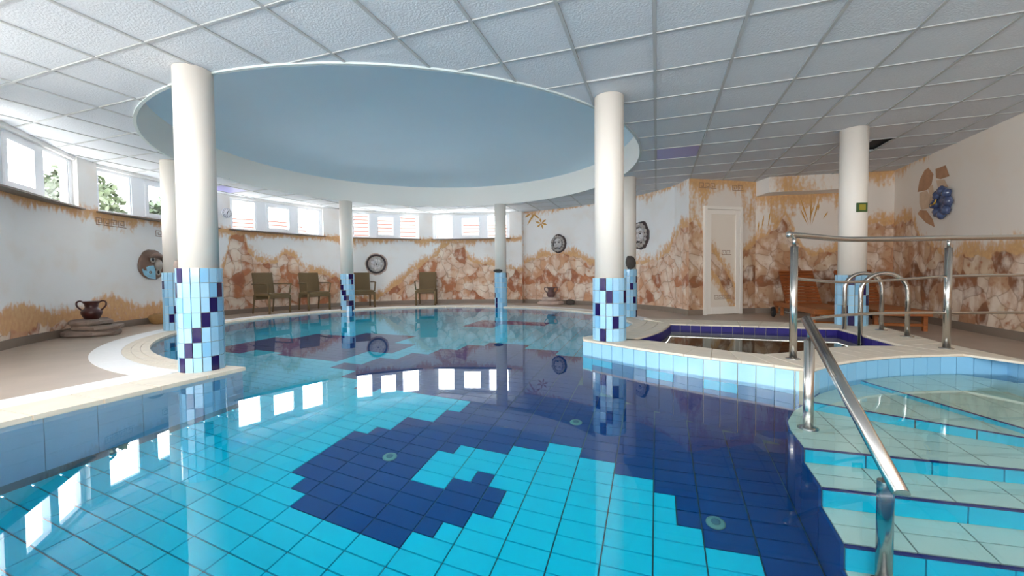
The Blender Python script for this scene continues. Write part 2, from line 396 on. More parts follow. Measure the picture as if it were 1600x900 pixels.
far_patches = [[(-11.5, 8), (-11.5, 10), (-13, 10), (-13, 12), (-14.5, 12), (-14.5, 14), (-13.5, 14), (-13.5, 17), (-12.5, 17), (-12.5, 20), (-11.5, 20), (-11.5, 23), (-10.5, 23), (-10.5, 26), (-9.5, 26), (-9.5, 28), (-7, 28), (-7, 26), (-5, 26), (-5, 24), (-2.5, 24), (-2, 18), (-6, 9), (-10.5, 9), (-10.5, 8)],
               [(-22.5, 13), (-23.5, 15), (-23.5, 22), (-22, 22), (-22, 26), (-19, 26), (-19, 29), (-15, 29), (-15, 24), (-13.5, 24), (-13.5, 19), (-15, 19), (-15, 14), (-19, 14), (-19, 15), (-21, 15), (-21, 13)],
               [(-16, 39), (-14, 39), (-14, 47), (-8, 47), (-8, 43), (-11.5, 43), (-11.5, 39)]]
def dark(i, k): return inside((i, k), darkp) or any(inside((i, k), q) for q in far_patches)
tmesh = {}
for nm, w in (('full', UU), ('half', UU/2)):
    for mt in ('cyan', 'navy'):
        tmesh[nm, mt] = MB().box(0, w-.008, 0, VV-.008, -.012, 0).mesh('floor_tile_'+nm+mt, mt)
cells = []
for i in range(-30, 12):
    for k in range(-20, 62):
        c = P(U0+(i+.5)*UU, V0+(k+.5)*VV)
        if not inside(c, pool): continue
        h = [dark(i+.25, k+.5), dark(i+.75, k+.5)]
        parts = [('full', 0, h[0])] if h[0] == h[1] else [('half', 0, h[0]), ('half', .5, h[1])]
        q = img((c[0], c[1], -DEP*.6)); vis = q is not None and -40 < q[0] < 1640 and q[1] < 1000 and not (q[0] > 1270 and q[1] > 600)
        d = math.hypot(*c)
        for nm, off, dk in parts: cells.append((d if vis else d+100, nm, i+off, k, 'navy' if dk else 'cyan'))
cells.sort()
rest = {'cyan': MB(), 'navy': MB()}
for n, (d, nm, i, k, mt) in enumerate(cells):
    x, y = P(U0+i*UU+.003, V0+k*VV+.003)
    if n < 300: inst('floor_tile', tmesh[nm, mt], (x, y, -DEP), -YAW, basin)
    else:
        w = (UU if nm == 'full' else UU/2)-.008
        rest[mt].box(0, w, 0, VV-.008, -.012, 0, Matrix.Translation((x, y, -DEP)) @ Matrix.Rotation(-YAW, 4, 'Z'))
me = MB(); me.v = rest['cyan'].v+rest['navy'].v; kk = len(rest['cyan'].v); me.f = rest['cyan'].f+[tuple(i+kk for i in f_) for f_ in rest['navy'].f]
far = me.build('far_floor_tiles', ['cyan', 'navy'], basin); far['kind'] = 'stuff'
nc = len(rest['cyan'].f)
far.data.polygons.foreach_set('material_index', [0 if i < nc else 1 for i in range(len(far.data.polygons))])
# walls of the round part and the hidden sides: one lined wall
def lining(name, pts, z0, z1, mt, parent, flip=False):
    mb = MB(); n = len(pts); s = [0]
    for i in range(n-1): s.append(s[-1]+math.dist(pts[i], pts[i+1]))
    mb.v = [(x, y, z) for x, y in pts for z in (z0, z1)]
    mb.f = [(2*i, 2*i+2, 2*i+3, 2*i+1) if not flip else (2*i, 2*i+1, 2*i+3, 2*i+2) for i in range(n-1)]
    o = mb.build(name, mt, parent); uvl = o.data.uv_layers.new(name='UVMap')
    for p in o.data.polygons:
        for li in p.loop_indices:
            vi = o.data.loops[li].vertex_index; uvl.data[li].uv = (s[vi//2], (z1 if vi % 2 else z0)-z1)
    return o
lining('round_wall', arc(RP, TIP-.6, BLK1, 2), -DEP-.02, -.03, 'ringwall', basin)
lining('near_wall', [P(RE, NEAR), P(LE, NEAR)], -DEP-.02, -.03, 'ringwall', basin)
lining('far_side_wall', [P(RE, 3.85), P(RE, NEAR)], -DEP-.02, .0, 'ringwall', basin)
lining('left_wall_bed', [P(LE-.012, NEAR), P(LE-.012, v_tip)], -DEP-.02, -.03, 'pgrout', basin)
# left wall tiles, 0.25 x 0.25
wt = MB().box(0, .246, 0, .012, 0, .246).mesh('pool_wall_tile', 'aqua2')
k = 0
a = v_tip
while a > NEAR+.1:
    for r in range(4):
        x, y = P(LE-.012, a-.25)
        inst('wall_tile', wt, (x, y, -.03-.25*(r+1)), PI/2-YAW, basin).scale.y = -1
    a -= .25
# navy / cyan tiles of the face below the hot tub: one column every 12 cm
def face_tiles(line, parent, zs, cols, w=.12, flip=False, name='wall_tile'):
    pts = walk(line, w)
    for c in range(len(pts)-1):
        p, q = Vector(pts[c]), Vector(pts[c+1]); L = (q-p).length; ang = math.atan2(q.y-p.y, q.x-p.x)
        for r in range(len(zs)-1):
            mt = cols(c, r, len(pts)-1)
            key = (round(L, 3), round(zs[r]-zs[r+1], 3), mt)
            if key not in tmesh: tmesh[key] = MB().box(.003, L-.003, -.012, 0, .003, zs[r]-zs[r+1]-.003).mesh(name, mt)
            inst(name, tmesh[key], (p.x, p.y, zs[r+1]), ang, parent)
zrow = [ZB-.018, ZB-.018-.245, -.375, -.62, -.865, -1.11, -DEP-.02]
def face_cols(c, r, n):
    if r == 0: return 'aqua'
    return 'navy' if c >= 5-r*2 and not (r == 1 and c in (6, 7, 10, 11)) else 'cyan'

# ================================================================== hot tub block
tub = empty('hot_tub'); tag(tub, 'raised hot tub with beige stone rim and light blue tiled front', 'hot tub', kind='structure')
bl_in = offset_line(front+corner+side, .013)
v, f = fill(block, [spa_in], ZB); top = MB().add(v, f)
top.build('rim_bed', 'grout', tub).location.z = -.018
lining('tub_bed', front+corner+side, -DEP-.02, ZB-.018, 'grout', tub)
lining('tub_back_wall', [P(2.6, 4.3), (3.98, 3.80), (4.12, 4.2), (4.55, 5.14), (2.30, 6.02), pc(3.72, -14.5)], 0, ZB-.018, 'coping', tub, flip=True)
lining('tub_round_wall', arc(RP, BLK1, -49.6, 2)+[front[0]], -DEP-.02, ZB-.018, 'ringwall', tub)
face_tiles(front, tub, zrow, face_cols)
face_tiles([front[-1]]+corner+side[:1], tub, zrow[:2], lambda c, r, n: 'aqua', w=.11)
face_tiles([front[-1]]+corner+side[:1], tub, zrow[1:], lambda c, r, n: 'navy', w=.11)
face_tiles(side, tub, zrow[:3], lambda c, r, n: 'aqua2')
# rim stones: bands between inner and outer edge
def rim(inner, outer, n, rows=1):
    a = walk(inner, 1e-9+sum(math.dist(inner[i], inner[i+1]) for i in range(len(inner)-1))/n); b = walk(outer, sum(math.dist(outer[i], outer[i+1]) for i in range(len(outer)-1))/n)
    for i in range(min(len(a), len(b))-1):
        for r in range(rows):
            A0, A1, B0, B1 = Vector(a[i]), Vector(a[i+1]), Vector(b[i]), Vector(b[i+1])
            t0, t1 = r/rows+.004, (r+1)/rows-.004
            q = [A0.lerp(B0, t0), A1.lerp(B1, t0), A1.lerp(B1, t1), A0.lerp(B0, t1)]; c = sum(q, Vector((0, 0)))/4
            q = [c+(p-c)*.985 for p in q]
            area = sum(q[k-1].x*q[k].y-q[k].x*q[k-1].y for k in range(4))
            if area < 0: q.reverse()
            MB().prism([tuple(p) for p in q], ZB-.018, ZB, bottom=False).build('rim_stone', 'coping', tub, bevel=.004)
ff = offset_line(front+corner[:1], -.012); 
rim(arc(3.94, -45.7, -22.6, 2), arc(3.49, -49.5, -18.0, 2), 9, 3)
rim([spa_in[-5], (2.05, 3.35), (1.85, 3.50), (1.39, 4.06), spa_in[0]][1:], [(2.03, 2.79), (1.855, 2.972), (1.52, 3.25), (1.125, 3.648), (.712, 4.18)], 9, 1)
rim([(2.05, 3.35), (2.31, 3.42), (2.83, 3.63), (3.10, 3.685), (3.49, 3.66)], [(2.05, 2.79), (2.337, 2.972), (2.635, 3.108), (3.025, 3.222), (3.6, 3.27)], 9, 1)
rim([(2.08, 5.42), (3.83, 4.83)], [(1.95, 6.12), (4.55, 5.14)], 9, 2)
rim([(3.83, 4.83), (3.49, 3.66)], [(4.55, 5.14), (3.98, 3.80)], 6, 1)
rim([(3.5, 3.66), (3.98, 3.80)], [(3.6, 3.27), P(2.6, 3.87)], 2, 1)
rim([pc(3.94, -45.7), (1.38, 4.07)], [pc(3.49, -49.5), (.73, 4.2)], 1, 1)
# tub lining, floor, navy tiles and water
lining('tub_inner_wall', offset_line(spa_in+spa_in[:1], .004), -.5, ZB-.018, 'grout', tub)
v, f = fill(spa_in, [], -.5); MB().add(v, f).build('tub_floor', 'spafloor', tub)
zs = [ZB-.019, ZB-.019-.125, ZB-.019-.25]
face_tiles([pc(3.94, -22.6), (3.83, 4.83)], tub, zs, lambda c, r, n: 'spa', w=.125, name='inner_tile')
face_tiles([(3.83, 4.83), (3.49, 3.66)], tub, zs, lambda c, r, n: 'spa', w=.125, name='inner_tile')
face_tiles(arc(3.94, -45.7, -22.6, 2), tub, zs, lambda c, r, n: 'spa', w=.125, name='inner_tile')
v, f = fill(spa_in, [], .045); w = MB().add(v, f).build('tub_water', 'spawater'); tag(w, 'still dark water in the raised hot tub', 'water', kind='structure')

# ================================================================== pool steps (right)
steps = empty('pool_steps'); tag(steps, 'submerged pool steps with pale tiled treads and blue risers', 'steps', kind='structure')
ULs = .745
piv = (1.86, 2.82)
def sp(u, v): return P(u, v)
treads = [(-.06, [piv, (1.47, 3.82), (1.83, 4.16), (2.2, 4.32), (2.59, 4.0), (2.59, 2.82)]),
          (-.17, [piv, (.985, 3.21), (1.02, 3.36), (1.11, 3.50), (1.36, 3.77), (1.47, 3.85), (1.9, 3.4)]),
          (-.35, [(ULs, 2.56), (2.59, 2.56), (2.59, 2.83), (1.86, 2.84), (1.02, 3.24), (.95, 3.30), (.86, 3.16), (.77, 2.95), (ULs, 2.8)]),
          (-.53, [(ULs, 2.31), (2.59, 2.31), (2.59, 2.57), (ULs, 2.57)]), (-.71, [(ULs, 2.055), (2.59, 2.055), (2.59, 2.32), (ULs, 2.32)]),
          (-.89, [(ULs, 1.80), (2.59, 1.80), (2.59, 2.065), (ULs, 2.065)]), (-1.05, [(ULs, 1.55), (2.59, 1.55), (2.59, 1.81), (ULs, 1.81)])]
for z, pol in treads:
    pp = [sp(*q) for q in pol]; ar = sum(pp[k-1][0]*pp[k][1]-pp[k][0]*pp[k-1][1] for k in range(len(pp)))
    if ar < 0: pp.reverse()
    MB().prism(pp, -DEP, z-.012).build('step', 'sgrout', steps)
for z, v0_, v1_ in ((-.35, 2.56, 2.8), (-.53, 2.31, 2.56), (-.71, 2.055, 2.31), (-.89, 1.80, 2.055), (-1.05, 1.55, 1.80)):
    face_tiles([sp(ULs, v1_), sp(ULs, v0_)], steps, [z-.004, -DEP], lambda c, r, n: 'navy', w=.25, name='side_tile')
face_tiles([sp(.95, 3.31), sp(.86, 3.17), sp(.77, 2.96), sp(ULs, 2.8)], steps, [-.354, -DEP], lambda c, r, n: 'navy', w=.2, name='side_tile')
def clip_tiles(pol, z, w, h, u0, v0, mt):
    """tiles w x h cut to the tread outline (convex or nearly so)"""
    us = [q[0] for q in pol]; vs_ = [q[1] for q in pol]
    i0, i1 = math.floor((min(us)-u0)/w), math.ceil((max(us)-u0)/w); j0, j1 = math.floor((min(vs_)-v0)/h), math.ceil((max(vs_)-v0)/h)
    ar = sum(pol[k-1][0]*pol[k][1]-pol[k][0]*pol[k-1][1] for k in range(len(pol)))
    poly = pol if ar > 0 else pol[::-1]
    for i in range(i0, i1):
        for j in range(j0, j1):
            q = [(u0+i*w+.003, v0+j*h+.003), (u0+(i+1)*w-.003, v0+j*h+.003), (u0+(i+1)*w-.003, v0+(j+1)*h-.003), (u0+i*w+.003, v0+(j+1)*h-.003)]
            for k in range(4):          # clip the tread outline's half-planes (Sutherland-Hodgman, tile against tread)
                pass
            out = poly                  # clip tread by the tile rectangle
            x0, y0, x1, y1 = q[0][0], q[0][1], q[2][0], q[2][1]
            for ax, lim, sg in ((0, x0, 1), (0, x1, -1), (1, y0, 1), (1, y1, -1)):
                new = []
                for n_ in range(len(out)):
                    a, b = out[n_-1], out[n_]; da, db = (a[ax]-lim)*sg, (b[ax]-lim)*sg
                    if (da >= 0) != (db >= 0):
                        t = da/(da-db); new.append((a[0]+(b[0]-a[0])*t, a[1]+(b[1]-a[1])*t))
                    if db >= 0: new.append(b)
                out = new
                if not out: break
            if len(out) < 3: continue
            ar = sum(out[k-1][0]*out[k][1]-out[k][0]*out[k-1][1] for k in range(len(out)))/2
            if ar < .0004: continue
            MB().prism([sp(*p) for p in out][::1], z-.012, z, bottom=False).build('tread_tile', mt, steps)
for n, (z, pol) in enumerate(treads):
    if n >= 3: vb = pol[0][1]; pol2 = [(ULs+.002, vb+.012), (2.58, vb+.012), (2.58, vb+.25), (ULs+.002, vb+.25)]; clip_tiles(pol2, z, .2487, .125, ULs, vb+.004, 'pale')
    elif n == 2: clip_tiles(pol, z, .2487, .125, ULs, 2.565, 'pale')
    else: clip_tiles(pol, z, .2487, .25, ULs, 2.565, 'pale')
for z, z2, line in ((-.35, -.53, [(ULs, 2.56), (2.59, 2.56)]), (-.53, -.71, [(ULs, 2.31), (2.59, 2.31)]), (-.71, -.89, [(ULs, 2.055), (2.59, 2.055)]), (-.89, -1.05, [(ULs, 1.80), (2.59, 1.80)]), (-1.05, -DEP, [(ULs, 1.55), (2.59, 1.55)]),
                    (-.17, -.35, [(.985, 3.21), piv]), (-.06, -.17, [(1.47, 3.82), piv]), (-.06, -.35, [piv, (2.59, 2.82)])):
    p, q = [sp(*t) for t in line]
    face_tiles([p, q], steps, [z-.012, z2+.004], lambda c, r, n: 'cyan', w=.25, name='riser_tile')
    d = (Vector(q)-Vector(p)); ang = math.atan2(d.y, d.x)
    MB().box(0, d.length, -.012, .002, z-.012, z+.002, Matrix.Translation((p[0], p[1], 0)) @ Matrix.Rotation(ang, 4, 'Z')).build('nosing', 'nose', steps)

# floor inlets
for lab, (x, y) in (('round floor inlet in the dark swirl head', (-.876, 2.879)), ('round floor inlet on navy tiles near the steps', (1.10, 2.21)), ('round floor inlet on navy tiles below the hot tub', (.519, 3.376))):
    e = empty('floor_inlet', (x, y, -DEP)); tag(e, lab, 'inlet', 'floor inlets of the pool')
    MB().lathe([(.001, 0), (.05, 0), (.05, .006), (.038, .012), (.001, .012)], 24).build('flange', 'inlet', e)
    MB().lathe([(.001, .012), (.024, .012), (.024, .016), (.019, .019), (.001, .019)], 20).build('cap', 'pgrout', e)

v, f = fill([P(LE-.01, NEAR-.01), P(LE-.01, v_tip-.02)]+arc(RP+.002, TIP-.6, -49.6, 2)+bl_in+[P(RE+.01, NEAR-.01)], [], ZW)
w = MB().add(v, f).build('pool_water', 'water'); tag(w, 'clear mirror-still turquoise water filling the pool', 'water', kind='structure')
for p in w.data.polygons:
    pass

# ================================================================== ceiling
room_big = [P(RL-.3, RB-.3)]+[P(RL-.3, 1.2)]+arc(RW+.15, a_start, 66, 2)+arc(RW2+.2, 66, 12, 3)+[(3.9, 8.7), (7.4, 8.5), (7.3, 7.0), P(RR+.3, RB-.3)]
room_tiles = [P(RL-.3, RB-.3)]+[P(RL-.4, 1.0)]+arc(RW+.5, a_start, 12, 3)+[(3.9, 8.9), (7.4, 8.7), (7.4, 7.0), P(RR+.4, RB-.3)]
v, f = fill(room_big, [arc(RD+.02, 0, 357, 3)], CE+.05)
ceil = MB().add(v, f)
ceil = ceil.build('ceiling', 'plenum'); tag(ceil, 'white suspended tile ceiling with grey grid bars', 'ceiling', kind='structure')
TG = .6
tile_me = MB().box(.013, TG-.013, .013, TG-.013, .004, .02).mesh('ceiling_tile', 'ctile')
def gpos(i, j): return P(TG*i-.0171, TG*j+3.262)
lamps = {(0, 5): 'violet-tinted ceiling lamp panel beside the dome, nearer the door', (-3, 9): 'violet-tinted ceiling lamp panel behind the dome above the lion plaque',
         (-10, -1): 'violet-tinted ceiling lamp panel at the left edge of the ceiling', (-14, 4): 'violet-tinted ceiling lamp panel above the wall clock'}
gaps = set()
def cut_tile(i, j):
    """outline of a tile outside the dome opening"""
    g = .013; pts = []
    base = [(TG*i+g, TG*j+g), (TG*(i+1)-g, TG*j+g), (TG*(i+1)-g, TG*(j+1)-g), (TG*i+g, TG*(j+1)-g)]
    for k in range(4):
        a, b = base[k], base[(k+1) % 4]
        for t in range(24): pts.append((a[0]+(b[0]-a[0])*t/24, a[1]+(b[1]-a[1])*t/24))
    w = [P(u-.0171, v+3.262) for u, v in pts]; out = [math.dist(p, O) > RD+.012 for p in w]
    if all(out): return 'full'
    if not any(out): return None
    s = next(k for k in range(len(w)) if out[k] and not out[k-1]); run = []
    k = s
    while out[k % len(w)]: run.append(w[k % len(w)]); k += 1
    if len(run) < 2: return None
    def an(p): return math.atan2(p[1]-O[1], p[0]-O[0])
    a0, a1 = an(run[-1]), an(run[0]); d = (a1-a0+PI) % (2*PI)-PI
    R_ = RD+.012
    return run+[(O[0]+R_*math.cos(a0+d*t/8), O[1]+R_*math.sin(a0+d*t/8)) for t in range(1, 8)]
ROUT = RW+.13; rear = MB()
def clip_round(q, i, j):
    cn = [gpos(i+a, j+b) for a, b in ((.022, .022), (.978, .022), (.978, .978), (.022, .978))]
    cx, cy_ = gpos(i+.5, j+.5); an = math.degrees(math.atan2(cy_-O[1], cx-O[0])) % 360
    if max(math.dist(c, O) for c in cn) < ROUT or not (A_PIL-6 < an < a_start+3): return q
    out = cn if q == 'full' else q
    for k in range(int(A_PIL-12), int(a_start+14), 2):       # half-planes of the round outline
        nx, ny = math.cos(math.radians(k)), math.sin(math.radians(k)); new = []
        for n_ in range(len(out)):
            a, b = out[n_-1], out[n_]; da = ROUT-((a[0]-O[0])*nx+(a[1]-O[1])*ny); db = ROUT-((b[0]-O[0])*nx+(b[1]-O[1])*ny)
            if (da >= 0) != (db >= 0): t = da/(da-db); new.append((a[0]+(b[0]-a[0])*t, a[1]+(b[1]-a[1])*t))
            if db >= 0: new.append(b)
        out = new
        if len(out) < 3: return None
    return out
for i in range(-16, 9):
    for j in range(-9, 17):
        x, y = gpos(i, j); c = gpos(i+.5, j+.5)
        if not inside(c, room_tiles): continue
        q = cut_tile(i, j)
        if q is not None and (i, j) not in lamps: q = clip_round(q, i, j)
        if q is None or (i, j) in gaps: continue
        if q == 'full':
            if (i, j) in lamps:
                e = empty('ceiling_lamp', (x, y, CE), -YAW); tag(e, lamps[i, j], 'lamp', 'square ceiling lamp panels')
                MB().box(.013, TG-.013, .013, TG-.013, .012, .03).build('housing', 'cbar', e)
                MB().box(.02, TG-.02, .02, TG-.02, .004, .012).build('diffuser', 'violet', e)
            elif (i, j) == (-1, 0):
                o = MB().box(.011, TG-.011, .009, TG-.009, .011, .03).build('ceiling_tile', 'ctile', ceil); o.location = (x, y, CE); o.rotation_euler.z = -YAW
            elif (i, j) == (4, 6):
                o = MB().box(.013, .36, .013, TG-.013, .004, .02).build('ceiling_tile', 'ctile', ceil); o.location = (x, y, CE); o.rotation_euler.z = -YAW
            else:
                im = img((c[0], c[1], CE))
                if im is None or not (-60 < im[0] < 1660 and -60 < im[1] < 960): rear.box(.013, TG-.013, .013, TG-.013, .004, .02, Matrix.Translation((x, y, CE)) @ Matrix.Rotation(-YAW, 4, 'Z'))
                else: inst('ceiling_tile', tile_me, (x, y, CE+random.uniform(-.001, .0015)), -YAW, ceil)
        else:
            MB().prism(q, CE+.004, CE+.02).build('ceiling_tile', 'ctile', ceil)
rear = rear.build('rear_ceiling_tiles', 'ctile', ceil); rear['kind'] = 'stuff'
def bar(fn, s0, s1, step=.05):
    run = []; runs = []
    s = s0
    while s <= s1:
        p = fn(s); ok = inside(p, room_big) and math.dist(p, O) > RD
        if ok: run.append(s)
        else:
            if len(run) > 2: runs.append((run[0], run[-1]))
            run = []
        s += step
    if len(run) > 2: runs.append((run[0], run[-1]))
    return runs
for i in range(-16, 10):
    for a, b in bar(lambda s: P(TG*i-.0171, s), -4, 13):
        x, y = P(TG*i-.0171, a); o = MB().box(-.012, .012, 0, b-a, -.004, .012).build('grid_bar', 'cbar', ceil); o.location = (x, y, CE); o.rotation_euler.z = -YAW
for j in range(-9, 17):
    for a, b in bar(lambda s: P(s, TG*j+3.262), -10, 6):
        x, y = P(a, TG*j+3.262); o = MB().box(0, b-a, -.009, .009, -.003, .011).build('grid_bar', 'cbar', ceil); o.location = (x, y, CE); o.rotation_euler.z = -YAW
# dome recess
dome = empty('ceiling_dome'); tag(dome, 'round pale blue recess in the ceiling above the pool', 'dome', kind='structure')
DH = .46
def ringwall(r0, r1, z0, z1, n=96):
    mb = MB(); mb.v = [(*pc(r, 360*i/n), z) for i in range(n) for r, z in ((r0, z0), (r1, z1))]
    mb.f = [(2*i, 2*i+1, 2*((i+1) % n)+1, 2*((i+1) % n)) for i in range(n)]; mb.sm = set(range(n)); return mb
ringwall(RD, RD, CE-.012, CE+DH).build('dome_band', 'band', dome)
ringwall(RD, RD+.03, CE-.012, CE-.012).build('dome_edge', 'lip', dome); ringwall(RD+.03, RD+.03, CE-.012, CE+.03).build('dome_edge', 'lip', dome)
mb = MB(); nr = 14; n = 96
for k in range(nr+1):
    r = RD*(1-k/nr)+.001; z = CE+DH+.16*(1-(1-k/nr)**2)
    mb.v += [(*pc(r, 360*i/n), z) for i in range(n)]
for k in range(nr):
    for i in range(n): j = (i+1) % n; mb.sm.add(len(mb.f)); mb.f.append((k*n+i, (k+1)*n+i, (k+1)*n+j, k*n+j))
mb.build('dome_vault', 'dome', dome)

# ================================================================== walls with the mural
def interp(tab, x):
    if x <= tab[0][0]: return tab[0][1]
    for (a, b), (c, d) in zip(tab, tab[1:]):
        if x <= c: return b+(d-b)*(x-a)/(c-a) if c > a else d
    return tab[-1][1]
# height of the painted stones along each wall: (metres along the wall, height)
def mural_wall(name, pts, z0, z1, tab, mt, label, ochre, parent=None, dz=.04, ds=.04):
    W = walk(pts, ds); s = [0]
    for i in range(len(W)-1): s.append(s[-1]+math.dist(W[i], W[i+1]))
    nz = max(1, round((z1-z0)/dz)); zs = [z0+(z1-z0)*k/nz for k in range(nz+1)]
    mb = MB(); mb.v = [(x, y, z) for x, y in W for z in zs]; q = nz+1
    mb.f = [(i*q+k, (i+1)*q+k, (i+1)*q+k+1, i*q+k+1) for i in range(len(W)-1) for k in range(nz)]
    o = mb.build(name, mt, parent); me = o.data
    uvl = me.uv_layers.new(name='UVMap'); vi = np.zeros(len(me.loops), int); me.loops.foreach_get('vertex_index', vi)
    S = np.repeat(s, q); Z = np.tile(zs, len(W))
    uvl.data.foreach_set('uv', np.stack([S[vi], Z[vi]], 1).astype(np.float32).ravel())
    hs = np.array([interp(tab, x) for x in s]); at = me.attributes.new('stone', 'FLOAT', 'POINT'); at.data.foreach_set('value', (np.repeat(hs, q)-Z).astype(np.float32))
    at = me.attributes.new('ochre', 'FLOAT', 'POINT'); at.data.foreach_set('value', np.array([ochre(a, b) for a, b in zip(S, Z)], np.float32))
    if label: tag(o, label, 'wall', kind='structure')
    return o
ZWIN = 1.83; HEAD = 2.50
def ang_px(px, r=RW, py=350): a = on_circle(px, py, r)[0]; return a % 360 if a < -90 else a
def prof_round(lst, r, a0):         # stone outline read off the round wall
    return sorted(((a0-(on_circle(x, y, r)[0] % 360))*PI/180*r, on_circle(x, y, r)[1]) for x, y in lst)
back_tab = prof_round([(90, 505), (250, 500), (300, 495), (330, 470), (345, 432), (354, 402), (360, 372), (368, 364), (382, 368), (388, 395), (400, 408), (430, 412), (447, 393), (465, 410), (482, 425), (500, 429), (530, 436), (552, 466), (590, 466), (612, 452), (640, 428), (665, 410), (684, 398), (688, 388), (705, 380), (724, 380), (730, 403), (748, 412), (768, 415), (790, 420), (815, 422)], RW, a_start)
def fall(z, top, d): return max(0., min(1., 1-(top-z)/d)) if z <= top+.3 else 0
def och_back(s, z):
    n = .5+.5*math.sin(s*2.3)+.35*math.sin(s*5.9+1); o = .66*fall(z, ZWIN, .24+.30*n*max(0., math.sin(s*3.7))+.1*n)
    if s < 5.4: o = max(o, .62*max(0, min(1, (.58+.1*math.sin(s*4)-z)/.22)))
    return o
wb = mural_wall('wall_back', arc(RW, a_start, A_PIL, .5), 0, ZWIN, back_tab, 'mural', 'curved white wall with painted stones below high windows', och_back)
# windows and the piers between them
groups = []
G = [(154, 338), (360, 505), (549, 655), (676, 796)]
spans = [(ang_px(a), ang_px(b)) for a, b in G]
gap = spans[0][1]-spans[1][0]; wid = spans[0][0]-spans[0][1]
b0 = spans[0][0]+4.0; spans = [(min(b0+wid, a_start-1.5), b0)]+spans
edges = [a_start]+[x for s_ in spans for x in s_]+[A_PIL]
for k in range(0, len(edges), 2):
    if edges[k]-edges[k+1] > .2:
        mural_wall('pier', arc(RW, edges[k], edges[k+1], .5), ZWIN, CE+.05, [(0, 0), (1, 0)], 'mural', None, lambda s, z: .5*max(0, 1-(z-ZWIN)/.22), wb)
        for e_ in (edges[k], edges[k+1]):
            if e_ in (edges[0], edges[-1]): continue
            pa, pb = pc(RW, e_), pc(RW+.22, e_)
            MB().add([(*pa, ZWIN), (*pb, ZWIN), (*pb, CE+.05), (*pa, CE+.05)], [(0, 1, 2, 3)]).build('reveal', 'white', wb)
def make_window(n, a0, a1, label):
    p, q = Vector(pc(RW+.10, a0)), Vector(pc(RW+.10, a1)); L = (q-p).length; ang = math.atan2(q.y-p.y, q.x-p.x)
    e = empty('window_%d' % n, (p.x, p.y, ZWIN), ang); tag(e, label, 'window', kind='structure'); H = HEAD-ZWIN
    fx = [.0, .04, .27, .37, .60, .70, .94, 1.0]
    def pce(x0, x1, z0, z1, nm, y0=-.03, y1=.04, mt='frame'): return MB().box(x0*L, x1*L, y0, y1, z0*H, z1*H).build(nm, mt, e)
    pce(0, 1, 0, .06, 'frame'); pce(0, 1, .95, 1.03, 'frame'); pce(0, .035, .06, .95, 'frame'); pce(.965, 1, .06, .95, 'frame')
    pce(.265, .36, .06, .95, 'mullion'); pce(.625, .70, .06, .95, 'mullion')
    # opening sash in the middle
    s1 = pce(.36, .385, .06, .95, 'sash', -.05, .03); pce(.60, .625, .06, .95, 'sash', -.05, .03); pce(.385, .60, .06, .15, 'sash', -.05, .03); pce(.385, .60, .86, .95, 'sash', -.05, .03)
    for x0, x1, z0, z1 in ((.035, .265, .06, .95), (.385, .60, .15, .86), (.70, .965, .06, .95)): pce(x0, x1, z0, z1, 'pane', .0, .006, 'pane')
    for x0, x1 in ((.035, .265), (.70, .965)):
        pce(x0, x0+.012, .06, .95, 'bead', -.02, .02); pce(x1-.012, x1, .06, .95, 'bead', -.02, .02)
    MB().box(-.01, L+.01, -.16, .05, -.02, .0).build('sill', 'sill', e)
    MB().box(-.05, L+.05, -.08, .06, HEAD-ZWIN+.01, CE-ZWIN+.06).build('header', 'white', e)
    mid = (p+q)/2; nrm = Vector((O[0]-mid.x, O[1]-mid.y)).normalized()
    portal((mid.x-nrm.x*.08, mid.y-nrm.y*.08, (ZWIN+HEAD)/2), (nrm.x, nrm.y, 0), L*.95, H*.95)
for n, ((a0, a1), lab) in enumerate(zip(spans, ('high three-pane window at the left end of the curved wall', 'high three-pane window above the brown fish mask', 'high three-pane window above the two left wicker chairs', 'high three-pane window above the round dark plaque', 'high three-pane window above the single wicker chair'))):
    make_window(n+1, a0, a1, lab)
# plain round wall on the right of the pilaster
s2 = sorted((((A_PIL-on_circle(x, y, RW2)[0])*PI/180*RW2), on_circle(x, y, RW2)[1]) for x, y in [(818, 412), (850, 400), (870, 397), (900, 398), (915, 408), (930, 415), (960, 418), (1000, 414), (1030, 404), (1048, 388), (1058, 350), (1062, 338)])
def och_side(s, z):
    o = .52*fall(z, CE, .12+.3*max(0, math.sin(s*1.9+.9)))
    if s < .55: o = max(o, .5*fall(z, CE, .5)*(1-s/.7))
    return o
ws = mural_wall('wall_side', arc(RW2, A_PIL, A_END, .5), 0, CE+.05, s2, 'mural', 'curved white wall with painted stones and lion plaques', och_side)
mural_wall('pilaster_return', [pc(RW, A_PIL), pc(RW2+.02, A_PIL)], 0, CE+.05, [(0, .9), (1, .9)], 'mural', None, lambda s, z: .35, ws)
mural_wall('corner_return', [c_end, jog], 0, CE+.05, [(0, 1.4), (.3, 1.75), (.7, 1.6)], 'mural', None, lambda s, z: .45*fall(z, CE, .5), ws)
def prof_line(lst, p, q): return sorted(on_line(x, y, p, q) for x, y in lst)
dtab = prof_line([(1077, 352), (1088, 344), (1098, 362), (1104, 400), (1112, 420), (1150, 400), (1160, 396), (1178, 380)], jog, dcorn)
def och_door(s, z):
    o = .66*fall(z, CE, .3+.35*abs(math.sin(s*3.1+.6)));
    if s < .42 or s > 1.15: o = max(o, .56*fall(z, CE, 1.9))
    return o
wd = mural_wall('wall_door', [jog, dcorn], 0, CE+.05, dtab, 'muralb', 'short wall with painted stones around the white door', och_door)
ntab = prof_line([(1182, 376), (1200, 366), (1215, 350), (1228, 336), (1234, 345), (1240, 372), (1262, 398), (1300, 396), (1330, 370)], dcorn, nich)
def och_n(s, z): return max(.62*fall(z, 2.27, .25+.6*abs(math.sin(s*2.4+.3))), .5 if .25 < s < .6 and z > 1.2 else 0)
